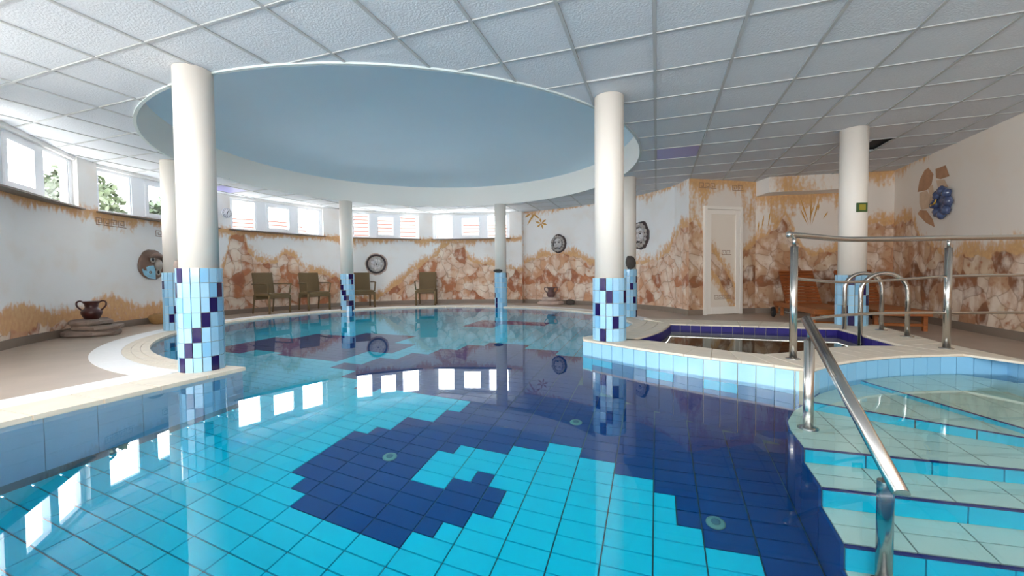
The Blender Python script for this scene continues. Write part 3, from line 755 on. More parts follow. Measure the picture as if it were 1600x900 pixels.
wn = mural_wall('wall_niche', [dcorn, nich], 0, CE+.05, ntab, 'muralb', 'recessed wall with painted rocks behind the wooden loungers', och_n)
mural_wall('niche_return', [nich, bfl], 0, CE+.05, [(0, 1.5), (1, 1.5)], 'muralb', None, lambda s, z: .4, wn)
mural_wall('niche_end', [bfl, rc], 0, CE+.05, prof_line([(1345, 352), (1370, 346), (1396, 350)], bfl, rc), 'muralb', None, lambda s, z: .6*fall(z, CE, .5), wn)
# painted beam along the top of the niche
mural_wall('beam_face', [bm0, bfl], 2.28, CE+.05, [(0, 0), (1, 0)], 'muralb', None, lambda s, z: .36+.12*math.sin(s*4), wn)
MB().add([(*bm0, 2.28), (*bfl, 2.28), (*nich, 2.28), (*dcorn, 2.28)], [(0, 3, 2, 1)]).build('beam_underside', 'white', wn)
MB().add([(*dcorn, 2.28), (*bm0, 2.28), (*bm0, CE+.05), (*dcorn, CE+.05)], [(0, 1, 2, 3)]).build('beam_end', 'white', wn)
rtab = prof_line([(1399, 352), (1412, 342), (1424, 345), (1436, 372), (1455, 388), (1475, 400)], rc, r_near)+[(4, 1.0), (11, 1.0)]
def och_r(s, z): return .5*fall(z, CE, .2+.4*max(0, math.sin(s*2+2.2)))*(1 if s < 1 else .3)
wr = mural_wall('wall_right', [rc, r_near], 0, CE+.05, rtab, 'muralb', 'right wall with painted rocks and brown slabs around a blue ceramic flower', och_r)
def pl_arc(a0, r): return lambda s, z: (*pc(r-.003, a0-math.degrees(s/r)), z)
# painted brown slabs on the right wall
rd = (Vector(r_near)-Vector(rc)).normalized(); rn = Vector((-rd.y, rd.x)); rn = rn if rn.dot(Vector(O)-Vector(rc)) > 0 else -rn
def on_right(px, py, off=.003): s_, z = on_line(px, py, rc, r_near); q = Vector(rc)+rd*s_+rn*off; return (q.x, q.y, z)
M['slab'] = mat('painted_slab', (176, 132, 98), .8, var=.15, scale=10); M['slab2'] = mat('painted_slab_light', (206, 178, 150), .8, var=.1, scale=10)
for pts, mt in (([(1434, 300), (1437, 282), (1445, 266), (1451, 262), (1459, 272), (1456, 288), (1449, 297)], 'slab'), ([(1437, 301), (1449, 298), (1455, 310), (1452, 325), (1440, 328), (1437, 318)], 'slab2'),
                ([(1434, 334), (1438, 328), (1448, 329), (1458, 343), (1461, 355), (1447, 348)], 'slab'), ([(1450, 294), (1458, 288), (1460, 306), (1454, 326), (1452, 300)], 'slab2'),
                ([(1462, 264), (1468, 262), (1478, 258), (1484, 275), (1470, 280), (1463, 278)], 'slab'), ([(1463, 282), (1476, 280), (1482, 292), (1466, 294)], 'slab2')):
    v3 = [on_right(*p) for p in pts]; MB().add(v3, [tuple(range(len(v3)))[::-1]]).build('painted_slab', mt, wr)
M['ochp'] = mat('mural_ochre', (196, 146, 72), .8, var=.2, scale=20)
nd_ = (Vector(nich)-Vector(dcorn)).normalized(); nn_ = Vector((nd_.y, -nd_.x))
def frond(place, px0, py0, px1, py1, w_, parent, to_wall):
    a, b = Vector(to_wall(px0, py0)), Vector(to_wall(px1, py1)); d = b-a; n_ = Vector((-d.y, d.x)).normalized()
    pts = [a, a+d*.3+n_*w_*.7, a+d*.6+n_*w_, b, a+d*.6-n_*w_*.8, a+d*.3-n_*w_*.5]
    MB().add([place(*p) for p in pts], [tuple(range(6))[::-1]]).build('painted_leaf', 'ochp', parent)
def pl_niche(s, z): q = Vector(dcorn)+nd_*s+nn_*.004; return (q.x, q.y, z)
for q in ((1262, 352, 1250, 325), (1264, 350, 1250, 308), (1266, 352, 1268, 306), (1264, 345, 1273, 318), (1268, 352, 1282, 306), (1286, 342, 1294, 330), (1278, 330, 1280, 318), (1190, 358, 1194, 335), (1184, 364, 1186, 345), (1200, 355, 1204, 328)):
    frond(pl_niche, *q, .014, wn, lambda x, y: on_line(x, y, dcorn, nich))
def side_sz(x, y): a_, z = on_circle(x, y, RW2); return ((A_PIL-a_)*PI/180*RW2, z)
for k in range(6):
    t = 2*PI*k/6+.3; frond(pl_arc(A_PIL, RW2), 846, 349, 846+10*math.cos(t), 349+9*math.sin(t), .03, ws, side_sz)
for q in ((833, 335, 824, 352), (836, 332, 828, 345), (833, 334, 843, 342), (830, 333, 820, 340)): frond(pl_arc(A_PIL, RW2), *q, .03, ws, side_sz)
# walls behind and beside the camera, their unseen windows added to bring in daylight
def plain_wall(name, p, q, added_wins, z0w, z1w, label):
    p, q = Vector(p), Vector(q); d = (q-p); L = d.length; ang = math.atan2(d.y, d.x)
    mb = MB(); xs = [0]+[x for w in added_wins for x in w]+[L]
    mb.box(0, L, 0, .12, 0, z0w); mb.box(0, L, 0, .12, z1w, CE+.06)
    for k in range(0, len(xs), 2): mb.box(xs[k], xs[k+1], 0, .12, z0w, z1w)
    o = mb.build(name, 'white'); o.location = (p.x, p.y, 0); o.rotation_euler.z = ang; tag(o, label, 'wall', kind='structure')
    for (a, b) in added_wins:
        f_ = MB()
        for x0, x1, h0, h1 in ((a, b, z0w, z0w+.06), (a, b, z1w-.06, z1w), (a, a+.06, z0w, z1w), (b-.06, b, z0w, z1w), ((a+b)/2-.03, (a+b)/2+.03, z0w, z1w)): f_.box(x0, x1, .02, .08, h0, h1)
        f_.build('window_frame', 'frame', o)
        MB().box(a, b, .05, .055, z0w, z1w).build('pane', 'pane', o)
        c = p+d.normalized()*((a+b)/2); nr = Vector((d.y, -d.x)).normalized(); nr = nr if nr.dot(Vector((0, 3))-c) > 0 else -nr
        portal((c.x-nr.x*.14, c.y-nr.y*.14, (z0w+z1w)/2), (nr.x, nr.y, 0), b-a, z1w-z0w)
    return o
wlen = math.dist(P(RL, RB), wl_start)
plain_wall('wall_left', P(RL, RB), wl_start, [(.5, 2.3), (2.6, 4.0)], 1.5, 2.45, 'plain white wall left of the camera with unseen high windows added for daylight')
plain_wall('wall_rear', r_near, P(RL, RB), [(.6, 2.4), (2.8, 4.6), (5.0, 6.8), (7.2, 8.8)], .8, 2.4, 'plain white wall behind the camera with unseen tall windows added for daylight')
# baseboards
def skirting(name, pts, label):
    W = pts; inn = offset_line(W, -.014)
    mb = MB(); n = len(W)
    mb.v = [(*p, 0) for p in inn]+[(*p, .105) for p in inn]+[(*p, .105) for p in W]
    mb.f = [(i, i+1, n+i+1, n+i) for i in range(n-1)]+[(n+i, n+i+1, 2*n+i+1, 2*n+i) for i in range(n-1)]
    tag(mb.build(name, 'base'), label, 'baseboard', kind='structure')
skirting('baseboard_back', arc(RW-.001, a_start, A_PIL, 2)+[pc(RW2, A_PIL)], 'grey brown tile baseboard below the windowed curved wall')
skirting('baseboard_side', arc(RW2-.001, A_PIL-.3, A_END, 2), 'grey brown tile baseboard below the lion plaques')
dd = (Vector(dcorn)-Vector(jog)).normalized()
dl, dr = on_line(1098, 492, jog, dcorn)[0], on_line(1157, 490, jog, dcorn)[0]
dp = lambda s: tuple(Vector(jog)+dd*s)
skirting('baseboard_door', [c_end, jog, dp(dl-.01)], 'grey brown tile baseboard at the corner left of the door')
skirting('baseboard_niche', [dp(dr+.01), dcorn, nich, bfl, rc], 'grey brown tile baseboard behind the wooden loungers')
skirting('baseboard_right', [rc, r_near], 'grey brown tile baseboard along the right wall')

# ------------------------------------------------------------------ door
dang = math.atan2(dd.y, dd.x); W_ = dr-dl; DHt = 2.06
d1 = empty('door_1', (*dp(dl), 0), dang); tag(d1, 'white door with a cream panel painted with brown stones', 'door', kind='structure')
def dbox(nm, x0, x1, y0, y1, z0, z1, mt='door', bv=.004): return MB().box(x0, x1, y0, y1, z0, z1).build(nm, mt, d1, bevel=bv)
dbox('jamb', 0, .06, -.05, 0, 0, DHt); dbox('jamb', W_-.06, W_, -.05, 0, 0, DHt); dbox('lintel', .06, W_-.06, -.05, 0, DHt-.06, DHt)
dbox('stile', .065, .15, -.04, -.005, .01, DHt-.065); dbox('stile', W_-.15, W_-.065, -.04, -.005, .01, DHt-.065)
dbox('rail', .15, W_-.15, -.04, -.005, DHt-.15, DHt-.065); dbox('rail', .15, W_-.15, -.04, -.005, .01, .15)
M['cream'] = mural_mat('door_mural', (232, 220, 204), True)
pw = W_-.30
pn = mural_wall('panel', [(.15, -.022), (W_-.15, -.022)], .15, DHt-.15, [(0, 0), (1, 0)], 'cream', None, lambda s, z: 0, d1)
at = pn.data.attributes['stone']; vals = []
for v_ in pn.data.vertices:
    s_ = (v_.co.x-.15)/pw; z = v_.co.z
    band = .17-abs(z-(1.10-.75*s_))*.9 if s_ > -.1 else -1
    vals.append(min(band, (1.22-z)*.9, (s_+.1)*.6))
at.data.foreach_set('value', vals)

# ------------------------------------------------------------------ painted key patterns on the walls
def key_unit(s):   # square spiral strokes in a unit cell
    t = .11; seg = [((0, 0), (0, 1)), ((0, 1), (1, 1)), ((1, 1), (1, .3)), ((1, .3), (.4, .3)), ((.4, .3), (.4, .65)), ((0, 0), (1.35, 0))]
    return [(min(a[0], b[0])-t/2, max(a[0], b[0])+t/2, min(a[1], b[1])-t/2, max(a[1], b[1])+t/2) for a, b in seg]
def key_pattern(place, s0, z0, h, n, parent):
    mb = MB()
    for k in range(n):
        for x0, x1, y0, y1 in key_unit(1):
            q = [(s0+(k*1.35+x0)*h, z0+y0*h), (s0+(k*1.35+x1)*h, z0+y0*h), (s0+(k*1.35+x1)*h, z0+y1*h), (s0+(k*1.35+x0)*h, z0+y1*h)]
            mb.add([place(*p) for p in q], [(0, 1, 2, 3)])
    mb.build('painted_key_pattern', 'keyp', parent)
def pl_round(r, sgn=1): return lambda s, z: (*pc(r-.003, s), z)
key_pattern(pl_arc(ang_px(150), RW), 0, 1.63, .10, 4, wb); key_pattern(pl_arc(ang_px(243), RW), 0, 1.55, .10, 2, wb)
dn = Vector((dd.y, -dd.x))
def pl_door(s, z): q = Vector(jog)+dd*s+dn*.004; return (q.x, q.y, z)
MB_k = lambda s_, z: (s_, -.0245, z)
key_pattern(MB_k, .24, .30, .07, 4, d1); key_pattern(MB_k, .40, 1.15, .075, 2, d1)
key_pattern(pl_door, .22, 2.40, .09, 3, wd); key_pattern(pl_door, .95, 2.38, .09, 2, wd)

# ================================================================== columns
shade = {}
def tilemesh(mt, w, h):
    k = (mt, w, h)
    if k not in shade: shade[k] = MB().box(-w/2+.002, w/2-.002, -.009, 0, .002, h-.002).mesh('column_tile', mt)
    return shade[k]
def column(x, y, z0, rows, fn, label, off=0, pieces=True):
    e = empty('column', (x, y, z0)); tag(e, label, 'column', 'round pool columns', 'structure')
    RT = .155; NC = 16; h = .125; w = 2*RT*math.tan(PI/NC)
    MB().lathe([(RT-.008, 0), (RT-.008, rows*h)], 32).build('core', 'grout', e)
    MB().lathe([(.143, rows*h-.01), (.143, CE-z0-.001)], 40).build('shaft', 'shaft', e)
    camdir = math.atan2(-y, -x); J = MB()
    for c in range(-8, 8):
        a = camdir+(c+off)*2*PI/NC
        for r in range(rows):
            mt = 'ink' if fn(c, r) else ('aqua' if (c*7+r*3) % 5 else 'aqua2')
            loc = (RT*math.cos(a), RT*math.sin(a), (rows-1-r)*h)
            if pieces: inst('tile', tilemesh(mt, w, h), loc, a-PI/2, e, rot=(0, 0, a-PI/2)).scale.y = -1
            else:
                mtx = Matrix.Translation(loc) @ Matrix.Rotation(a+PI/2, 4, 'Z'); J.box(-w/2+.002, w/2-.002, 0, .009, .002, h-.002, mtx)
    if not pieces:
        o = J.build('tiles', ['aqua', 'ink', 'aqua2'], e); o['kind'] = 'stuff'; n = 0; idx = []
        for c in range(-8, 8):
            for r in range(rows): idx += [1 if fn(c, r) else (0 if (c*7+r*3) % 5 else 2)]*6
        o.data.polygons.foreach_set('material_index', idx)
    return e
def setfn(s, seed, p=.1):
    R_ = random.Random(seed); extra = {(c, r) for c in list(range(-8, -4))+list(range(4, 8)) for r in range(8) if R_.random() < p}
    return lambda c, r: (c, r) in s or (c, r) in extra
column(-2.70, 3.57, .006, 7, setfn({(-3, 0), (2, 1), (-4, 1), (1, 2), (0, 3), (-1, 4), (-2, 5), (-3, 6), (1, 6)}, 1), 'large round column standing on the coping tip at the pool left', .5)
column(0.985, 4.175, ZB, 5, setfn({(-1, 0), (0, 1), (3, 1), (-2, 2), (1, 3), (-1, 4)}, 2), 'round column at the left end of the hot tub rim')
column(4.25, 5.16, ZB, 5, setfn({(0, 0), (2, 1), (3, 2), (-1, 3), (0, 4)}, 3), 'round column on the hot tub corner with a small green sign')
column(2.15, 7.64, .006, 7, setfn({(-2, 0), (3, 1), (1, 2), (2, 4), (-2, 5), (3, 6)}, 4), 'round column by the curved wall, partly behind the hot tub column')
column(-5.14, 6.31, .006, 7, setfn({(-3, 1), (2, 2), (0, 4), (-1, 5)}, 5), 'round column half hidden behind the large left column')
column(-3.89, 9.75, -.02, 7, setfn({(-4, 0), (1, 0), (2, 0), (-3, 1), (2, 1), (-2, 2), (-3, 2), (-1, 3), (-2, 3), (0, 4), (-1, 4), (1, 5), (0, 5), (-4, 5), (2, 5), (-3, 6), (2, 6)}, 6), 'slim-looking far column between the wicker chairs', 0, False)
column(-0.28, 10.38, -.02, 7, setfn({(3, 0), (-4, 3), (-3, 4), (-2, 5), (-2, 6)}, 7), 'slim-looking far column right of the single wicker chair', 0, False)

# ================================================================== rails
def smooth(pts, n=6):
    P_ = [Vector(p) for p in pts]; out = []
    for i in range(len(P_)-1):
        a, b, c, d = P_[max(i-1, 0)], P_[i], P_[i+1], P_[min(i+2, len(P_)-1)]
        for k in range(n):
            t = k/n; out.append(.5*((2*b)+(c-a)*t+(2*a-5*b+4*c-d)*t*t+(3*b-a-3*c+d)*t**3))
    return out+[P_[-1]]
guard = empty('guard_rail', (2.15, 3.14, ZB)); tag(guard, 'stainless steel guard rail with three bars along the hot tub rim', 'railing'); gl = guard.location
gpath = [(2.10, 3.12), (2.35, 3.22), (2.66, 3.33), (3.05, 3.43), (3.45, 3.48), (3.72, 3.50), (4.3, 3.52), (4.9, 3.45)]
def rel(p, o): return tuple(Vector(p)-o)
def rail(nm, zf, r, x0=0):
    pts = smooth([(*p, z) for p, z in zip(gpath, zf)], 8); MB().tube([rel(p, gl) for p in pts[x0:]], r, 12).build(nm, 'steel', guard)
rail('top_bar', [1.082, 1.075, 1.062, 1.066, 1.072, 1.076, 1.08, 1.08], .0215)
rail('middle_bar', [.757, .735, .715, .72, .74, .752, .757, .757], .0115, 2)
rail('lower_bar', [.432, .436, .446, .45, .446, .44, .436, .436], .0115, 2)
MB().blob(rel((2.085, 3.112, 1.082), gl), (.02, .026, .026), 10).build('end_cap', 'steel', guard)
for (x, y) in ((2.145, 3.138), (3.70, 3.50)):
    p = rel((x, y, ZB), gl)
    MB().tube([(p[0], p[1], .0), (p[0], p[1], .86)], .026, 16).build('post', 'steel', guard)
    MB().tube([(p[0], p[1], .86), (p[0], p[1], .935)], .013, 12).build('spigot', 'steel', guard)
    MB().lathe([(.05, 0), (.05, .006), (.03, .012)], 20, Matrix.Translation((p[0], p[1], 0))).build('flange', 'steel', guard)
hr = empty('stair_handrail', (*P(.85, 2.86), -.35)); tag(hr, 'sloping stainless steel handrail on two posts over the pool steps', 'handrail'); hl = hr.location
top = [(*P(.85, 2.915), .515), (*P(.85, 1.875), -.02)]
MB().tube([rel(p, hl) for p in top], .0275, 16).build('rail', 'steel', hr)
for v_, zt, zb_ in ((2.86, .40, -.35), (1.985, -.025, -.89)):
    p = rel((*P(.85, v_), 0), hl); b = hl.z
    MB().tube([(p[0], p[1], zb_-b), (p[0], p[1], zt-b)], .027, 16).build('post', 'steel', hr)
    MB().tube([(p[0], p[1], zt-b), (p[0], p[1], zt-b+.075)], .012, 10).build('spigot', 'steel', hr)
    MB().lathe([(.055, zb_-b), (.055, zb_-b+.006), (.03, zb_-b+.014)], 20, Matrix.Translation((p[0], p[1], 0))).build('flange', 'steel', hr)
for (v_, u0, u1, lab) in ((5.75, 2.05, 2.395, 'far stainless steel ladder hoop over the hot tub edge'), (5.254, 2.01, 2.40, 'near stainless steel ladder hoop over the hot tub edge')):
    e = empty('ladder_hoop', (*P(u1, v_), ZB)); tag(e, lab, 'grab rail', 'hot tub ladder hoops'); o_ = e.location
    R_ = (u1-u0)/2; zc = .80-R_-.02
    pts = [(*P(u1, v_), ZB), (*P(u1, v_), zc)]+[(*P((u0+u1)/2+R_*math.cos(t), v_), zc+R_*math.sin(t)) for t in [PI*k/14 for k in range(1, 14)]]+[(*P(u0, v_), zc), (*P(u0, v_), -.35)]
    MB().tube([rel(p, o_) for p in pts], .021, 14).build('bar', 'steel', e)
    MB().lathe([(.055, 0), (.055, .006), (.03, .012)], 20).build('flange', 'steel', e)

# ================================================================== wicker chairs
def chair(x, y, face, label):
    e = empty('wicker_chair', (x, y, 0), face); tag(e, label, 'chair', 'brown wicker armchairs by the curved wall')     # local +y is the front
    def b(nm, *a, mtx=None, bv=.006): return MB().box(*a, mtx).build(nm, 'wick', e, bevel=bv)
    b('seat', -.24, .24, -.22, .26, .385, .44, bv=.015); b('apron', -.24, .24, .225, .255, .33, .39)
    tilt = Matrix.Translation((0, -.22, .30)) @ Matrix.Rotation(math.radians(8), 4, 'X')
    MB().box(-.235, .235, -.02, .025, 0, .60, tilt).build('backrest', 'wick', e, bevel=.012)
    for sx in (-1, 1):
        MB().tube([(sx*.25, .235, 0), (sx*.25, .235, .40)], .027, 4).build('leg', 'wick', e)
        MB().tube([(sx*.235, -.30, 0), (sx*.235, -.235, .42)], [.018, .024], 4).build('leg', 'wick', e)
        MB().tube([(sx*.262, -.27, .645), (sx*.275, .10, .65), (sx*.275, .265, .635)], .02, 6, flat=.7).build('arm', 'wick', e)
        MB().tube([(sx*.272, .25, .64), (sx*.258, .215, .42)], .018, 6).build('arm_post', 'wick', e)
    return e
for px, py, r, df, lab in ((426, 489.0, 4.30, .12, 'brown wicker armchair furthest left, beside the painted stone tower'), (492, 485, 4.33, .05, 'brown wicker armchair second from the left, just left of the far column'),
                     (567, 481, 4.33, -.05, 'brown wicker armchair partly hidden behind the far column'), (667, 477, 4.33, -.12, 'brown wicker armchair standing alone below the right-hand windows')):
    a = on_circle(px, py, r)[0]; x, y = pc(r, a); chair(x, y, math.radians(a)+PI/2+df, lab)

# ================================================================== wooden loungers (local +y towards the head, x across)
def lounger(x, y, rz, label):
    e = empty('sun_lounger', (x, y, 0), rz); tag(e, label, 'sun lounger', 'wooden sun loungers by the niche')
    Wd, L, Hh, hin = .58, 1.85, .28, 1.27
    def b(nm, *a, mt='teak', mtx=None): return MB().box(*a, mtx).build(nm, mt, e, bevel=.004)
    b('side_rail', 0, .03, 0, L, Hh-.075, Hh); b('side_rail', Wd-.03, Wd, 0, L, Hh-.075, Hh)
    b('end_rail', .03, Wd-.03, 0, .03, Hh-.075, Hh); b('end_rail', .03, Wd-.03, L-.03, L, Hh-.075, Hh)
    n = 17
    for k in range(n):
        y0 = .04+(hin-.05)*k/n; b('seat_slat', .03, Wd-.03, y0, y0+(hin-.05)/n-.012, Hh-.018, Hh-.002)
    for sx in (.005, Wd-.05):
        b('leg', sx, sx+.045, .10, .155, 0, Hh-.07); b('leg', sx, sx+.045, L-.42, L-.37, .05, Hh-.07)
    b('leg_stretcher', .05, Wd-.05, .115, .14, .06, .10)
    tilt = Matrix.Translation((0, hin, Hh-.01)) @ Matrix.Rotation(math.radians(52), 4, 'X'); BL = .66
    for sx in (.035, Wd-.065): MB().box(sx, sx+.03, 0, BL, -.03, 0, tilt).build('back_rail', 'teakd', e)
    n = 11
    for k in range(n):
        y0 = BL*k/n; MB().box(.035, Wd-.035, y0, y0+BL/n-.016, 0, .016, tilt).build('back_slat', 'teakd', e, bevel=.003)
    MB().box(.035, Wd-.035, BL, BL+.03, -.03, .02, tilt).build('back_cap', 'teakd', e)
    MB().tube([(.12, hin+.40, Hh-.03), (.12, hin+.26, Hh+.33)], .012, 6).build('back_strut', 'teakd', e); MB().tube([(Wd-.12, hin+.40, Hh-.03), (Wd-.12, hin+.26, Hh+.33)], .012, 6).build('back_strut', 'teakd', e)
    for sx in (-.045, Wd+.005):
        MB().lathe([(.03, 0), (.085, 0), (.09, .008), (.09, .032), (.085, .04), (.03, .04)], 22, Matrix.Translation((sx, L-.10, .09)) @ Matrix.Rotation(PI/2, 4, 'Y')).build('wheel', 'rubber', e)
    MB().tube([(-.05, L-.10, .09), (Wd+.05, L-.10, .09)], .01, 8).build('axle', 'steel', e)
    for sx in (.005, Wd-.05): b('leg', sx, sx+.045, L-.125, L-.075, .07, Hh-.07)
    return e
lounger(4.20, 5.72, -.30, 'wooden slatted sun lounger with raised back, nearer the door')
lounger(4.90, 5.52, -.36, 'wooden slatted sun lounger with raised back, partly behind the column with the sign')

# ================================================================== vases, rocks, plaques
def amphora(x, y, z, h, mt, label, rz=0):
    e = empty('amphora', (x, y, z), rz); tag(e, label, 'vase', 'two-handled clay amphoras')
    s = h
    MB().lathe([(a*s, b*s) for a, b in ((.28, 0), (.30, .02), (.36, .12), (.44, .30), (.45, .42), (.40, .52), (.30, .60), (.27, .68), (.30, .84), (.38, .95), (.40, 1.0), (.36, 1.0), (.28, .86), (.24, .70))], 28).build('body', mt, e)
    MB().lathe([(.405*s, .965*s), (.42*s, .985*s), (.405*s, 1.005*s), (.37*s, 1.0*s)], 28).build('rim', mt, e)
    for sx in (-1, 1):
        pts = smooth([(sx*.33*s, 0, .93*s), (sx*.50*s, 0, 1.02*s), (sx*.64*s, 0, .93*s), (sx*.62*s, 0, .72*s), (sx*.43*s, 0, .50*s)], 6); MB().tube(pts, .045*s, 8).build('handle', mt, e)
    return e
def rockpile(x, y, name, mt, layers, label, seed):
    e = empty(name, (x, y, 0)); tag(e, label, 'rocks'); R_ = random.Random(seed); z = 0
    for k, (rx, ry, hz, dx, dy) in enumerate(layers):
        n = 13; pol = [(dx+rx*math.cos(2*PI*a/n)*R_.uniform(.82, 1.08), dy+ry*math.sin(2*PI*a/n)*R_.uniform(.82, 1.08)) for a in range(n)]
        mb = MB(); c = (dx, dy); rows = [(.86, z), (1, z+hz*.3), (.98, z+hz*.75), (.86, z+hz)]
        for sc, zz in rows: mb.v += [(c[0]+(p[0]-c[0])*sc*R_.uniform(.95, 1.05), c[1]+(p[1]-c[1])*sc*R_.uniform(.95, 1.05), zz+R_.uniform(-.006, .006)*(0 < zz)) for p in pol]
        for r in range(3):
            for a in range(n): b_ = (a+1) % n; mb.f.append((r*n+a, r*n+b_, (r+1)*n+b_, (r+1)*n+a))
        mb.f += [tuple(reversed(range(n))), tuple(3*n+a for a in range(n))]
        mb.build('rock_slab', mt, e); z += hz-.004
    return e, z
x, y = on_plane_z(146, 524, 0)
e, z = rockpile(x, y, 'rock_stack', 'rock', [(.36, .28, .085, 0, 0), (.33, .26, .07, .02, .02), (.25, .22, .085, -.03, 0)], 'stack of grey flat rocks by the left wall carrying an amphora', 3)
amphora(x-.01, y, z+.004, .25, 'pot', 'dark brown glazed amphora on the grey rock stack at the left', .35)
x, y = pc(4.62, on_circle(861, 470, 4.62)[0])
e, z = rockpile(x, y, 'rock_stack', 'rockp', [(.36, .22, .10, 0, 0), (.24, .18, .10, -.02, 0)], 'pale pink flat rocks by the far wall carrying a small amphora', 9)
amphora(x+.0, y, z+.006, .26, 'pot2', 'small greyish amphora on pale rocks below the lion plaque', -.05)
MB_ = MB().blob((0, 0, .06), (.13, .11, .085), 12, .35, 5).build('rock', 'rockd'); MB_.location = (x+.50, y-.06, -.004); tag(MB_, 'small dark rock beside the pale amphora rocks', 'rock')
a = ang_px(247, RW-.16, 484); x, y = pc(RW-.17, a)
q = MB().blob((0, 0, .085), (.15, .14, .10), 14, .3, 8).build('rock', 'rocko'); q.location = (x, y, -.005); tag(q, 'ochre rough rock at the wall foot behind the left columns', 'rock')
def ledge_stone(cx, cy, z, px, r, mt, label, seed, sc):
    d = Vector((-cx, -cy)).normalized(); s_ = Vector((-d.y, d.x)); p = Vector((cx, cy))+d*.10*0+s_*px+d*r
    q = MB().blob((0, 0, sc[2]*.92), sc, 10, .35, seed).build('ledge_stone', mt); q.location = (p.x, p.y, z); tag(q, label, 'stone')
ledge_stone(2.15, 7.64, .881, .045, .155, 'rockd', 'dark rough stone standing on the tile ledge of the column behind the hot tub', 4, (.10, .05, .125))
ledge_stone(-.28, 10.38, .855, -.07, .15, 'rockd', 'flat dark stone on the tile ledge of the far column', 6, (.11, .06, .045))
ledge_stone(-5.14, 6.31, .881, .02, .155, 'rockp', 'pale shell-like stone on the ledge of the half hidden left column', 12, (.045, .035, .095))

def wall_frame(px, py, r):         # a local frame on the round wall: x along the wall (to the right as seen), y up, z into the room
    a, z = on_circle(px, py, r); x, y = pc(r, a); n = Vector((O[0]-x, O[1]-y, 0)).normalized(); upv = Vector((0, 0, 1)); xr = upv.cross(n)
    m_ = Matrix.Identity(4)
    for k in range(3): m_[k][0], m_[k][1], m_[k][2] = xr[k], upv[k], n[k]
    m_.translation = (x, y, z); return m_
def wall_thing(name, mtx, label, cat, group=None):
    e = empty(name); e.matrix_world = mtx; return tag(e, label, cat, group)
def disc(rx, ry, h, n, jit, seed, dome=.5):
    R_ = random.Random(seed); mb = MB(); j = [R_.uniform(1-jit, 1+jit) for _ in range(n)]
    rows = [(1, 0), (1.0, h*.5), (.93, h*.9), (.7, h*(1+dome*.5)), (.35, h*(1+dome*.9)), (.05, h*(1+dome))]
    for s_, z in rows: mb.v += [(rx*s_*j[a]*math.cos(2*PI*a/n), ry*s_*j[a]*math.sin(2*PI*a/n), z) for a in range(n)]
    for r in range(len(rows)-1):
        for a in range(n): b = (a+1) % n; mb.sm.add(len(mb.f)); mb.f.append((r*n+a, r*n+b, (r+1)*n+b, (r+1)*n+a))
    mb.f.append(tuple((len(rows)-1)*n+a for a in range(n))); return mb
def ring3(mb, c, r, t, n=20, sy=1):
    pts = [(c[0]+r*math.cos(2*PI*k/n), c[1]+r*sy*math.sin(2*PI*k/n), c[2]) for k in range(n+1)]; return mb.tube(pts, t, 8, caps=False)
# brown fish mask on the left
e = wall_thing('ceramic_mask', wall_frame(236, 414, RW), 'round brown glazed ceramic fish mask with a blue patch on the left wall', 'mask')
disc(.25, .27, .05, 28, .05, 2, .7).build('body', 'mask', e)
MB().tube([(-.12, .13, .10), (.0, .17, .11), (.13, .15, .09), (.2, .03, .06)], [.02, .045, .04, .01], 10).build('brow', 'mask', e)
MB().blob((.04, .0, .10), (.065, .10, .05), 14, .1, 3).build('snout', 'maskg', e)
for c, nm in (((-.07, .09, .105), 0), ((.03, -.13, .10), 1)):
    ring3(MB(), c, .034, .012, sy=1.3).build('eye_ring', 'maskg', e); MB().blob(c, (.028, .04, .012), 12).build('eye', 'black', e)
MB().add([(-.22, -.08, .05), (-.12, -.02, .085), (-.05, -.01, .10), (-.02, -.1, .10), (.0, -.2, .08), (.03, -.255, .05), (-.1, -.235, .05), (-.19, -.17, .05)], [(0, 7, 6, 5, 4, 3, 2, 1)]).build('blue_patch', 'maskb', e)
ring3(MB(), (-.10, -.13, .085), .018, .006).build('spot', 'mask', e)
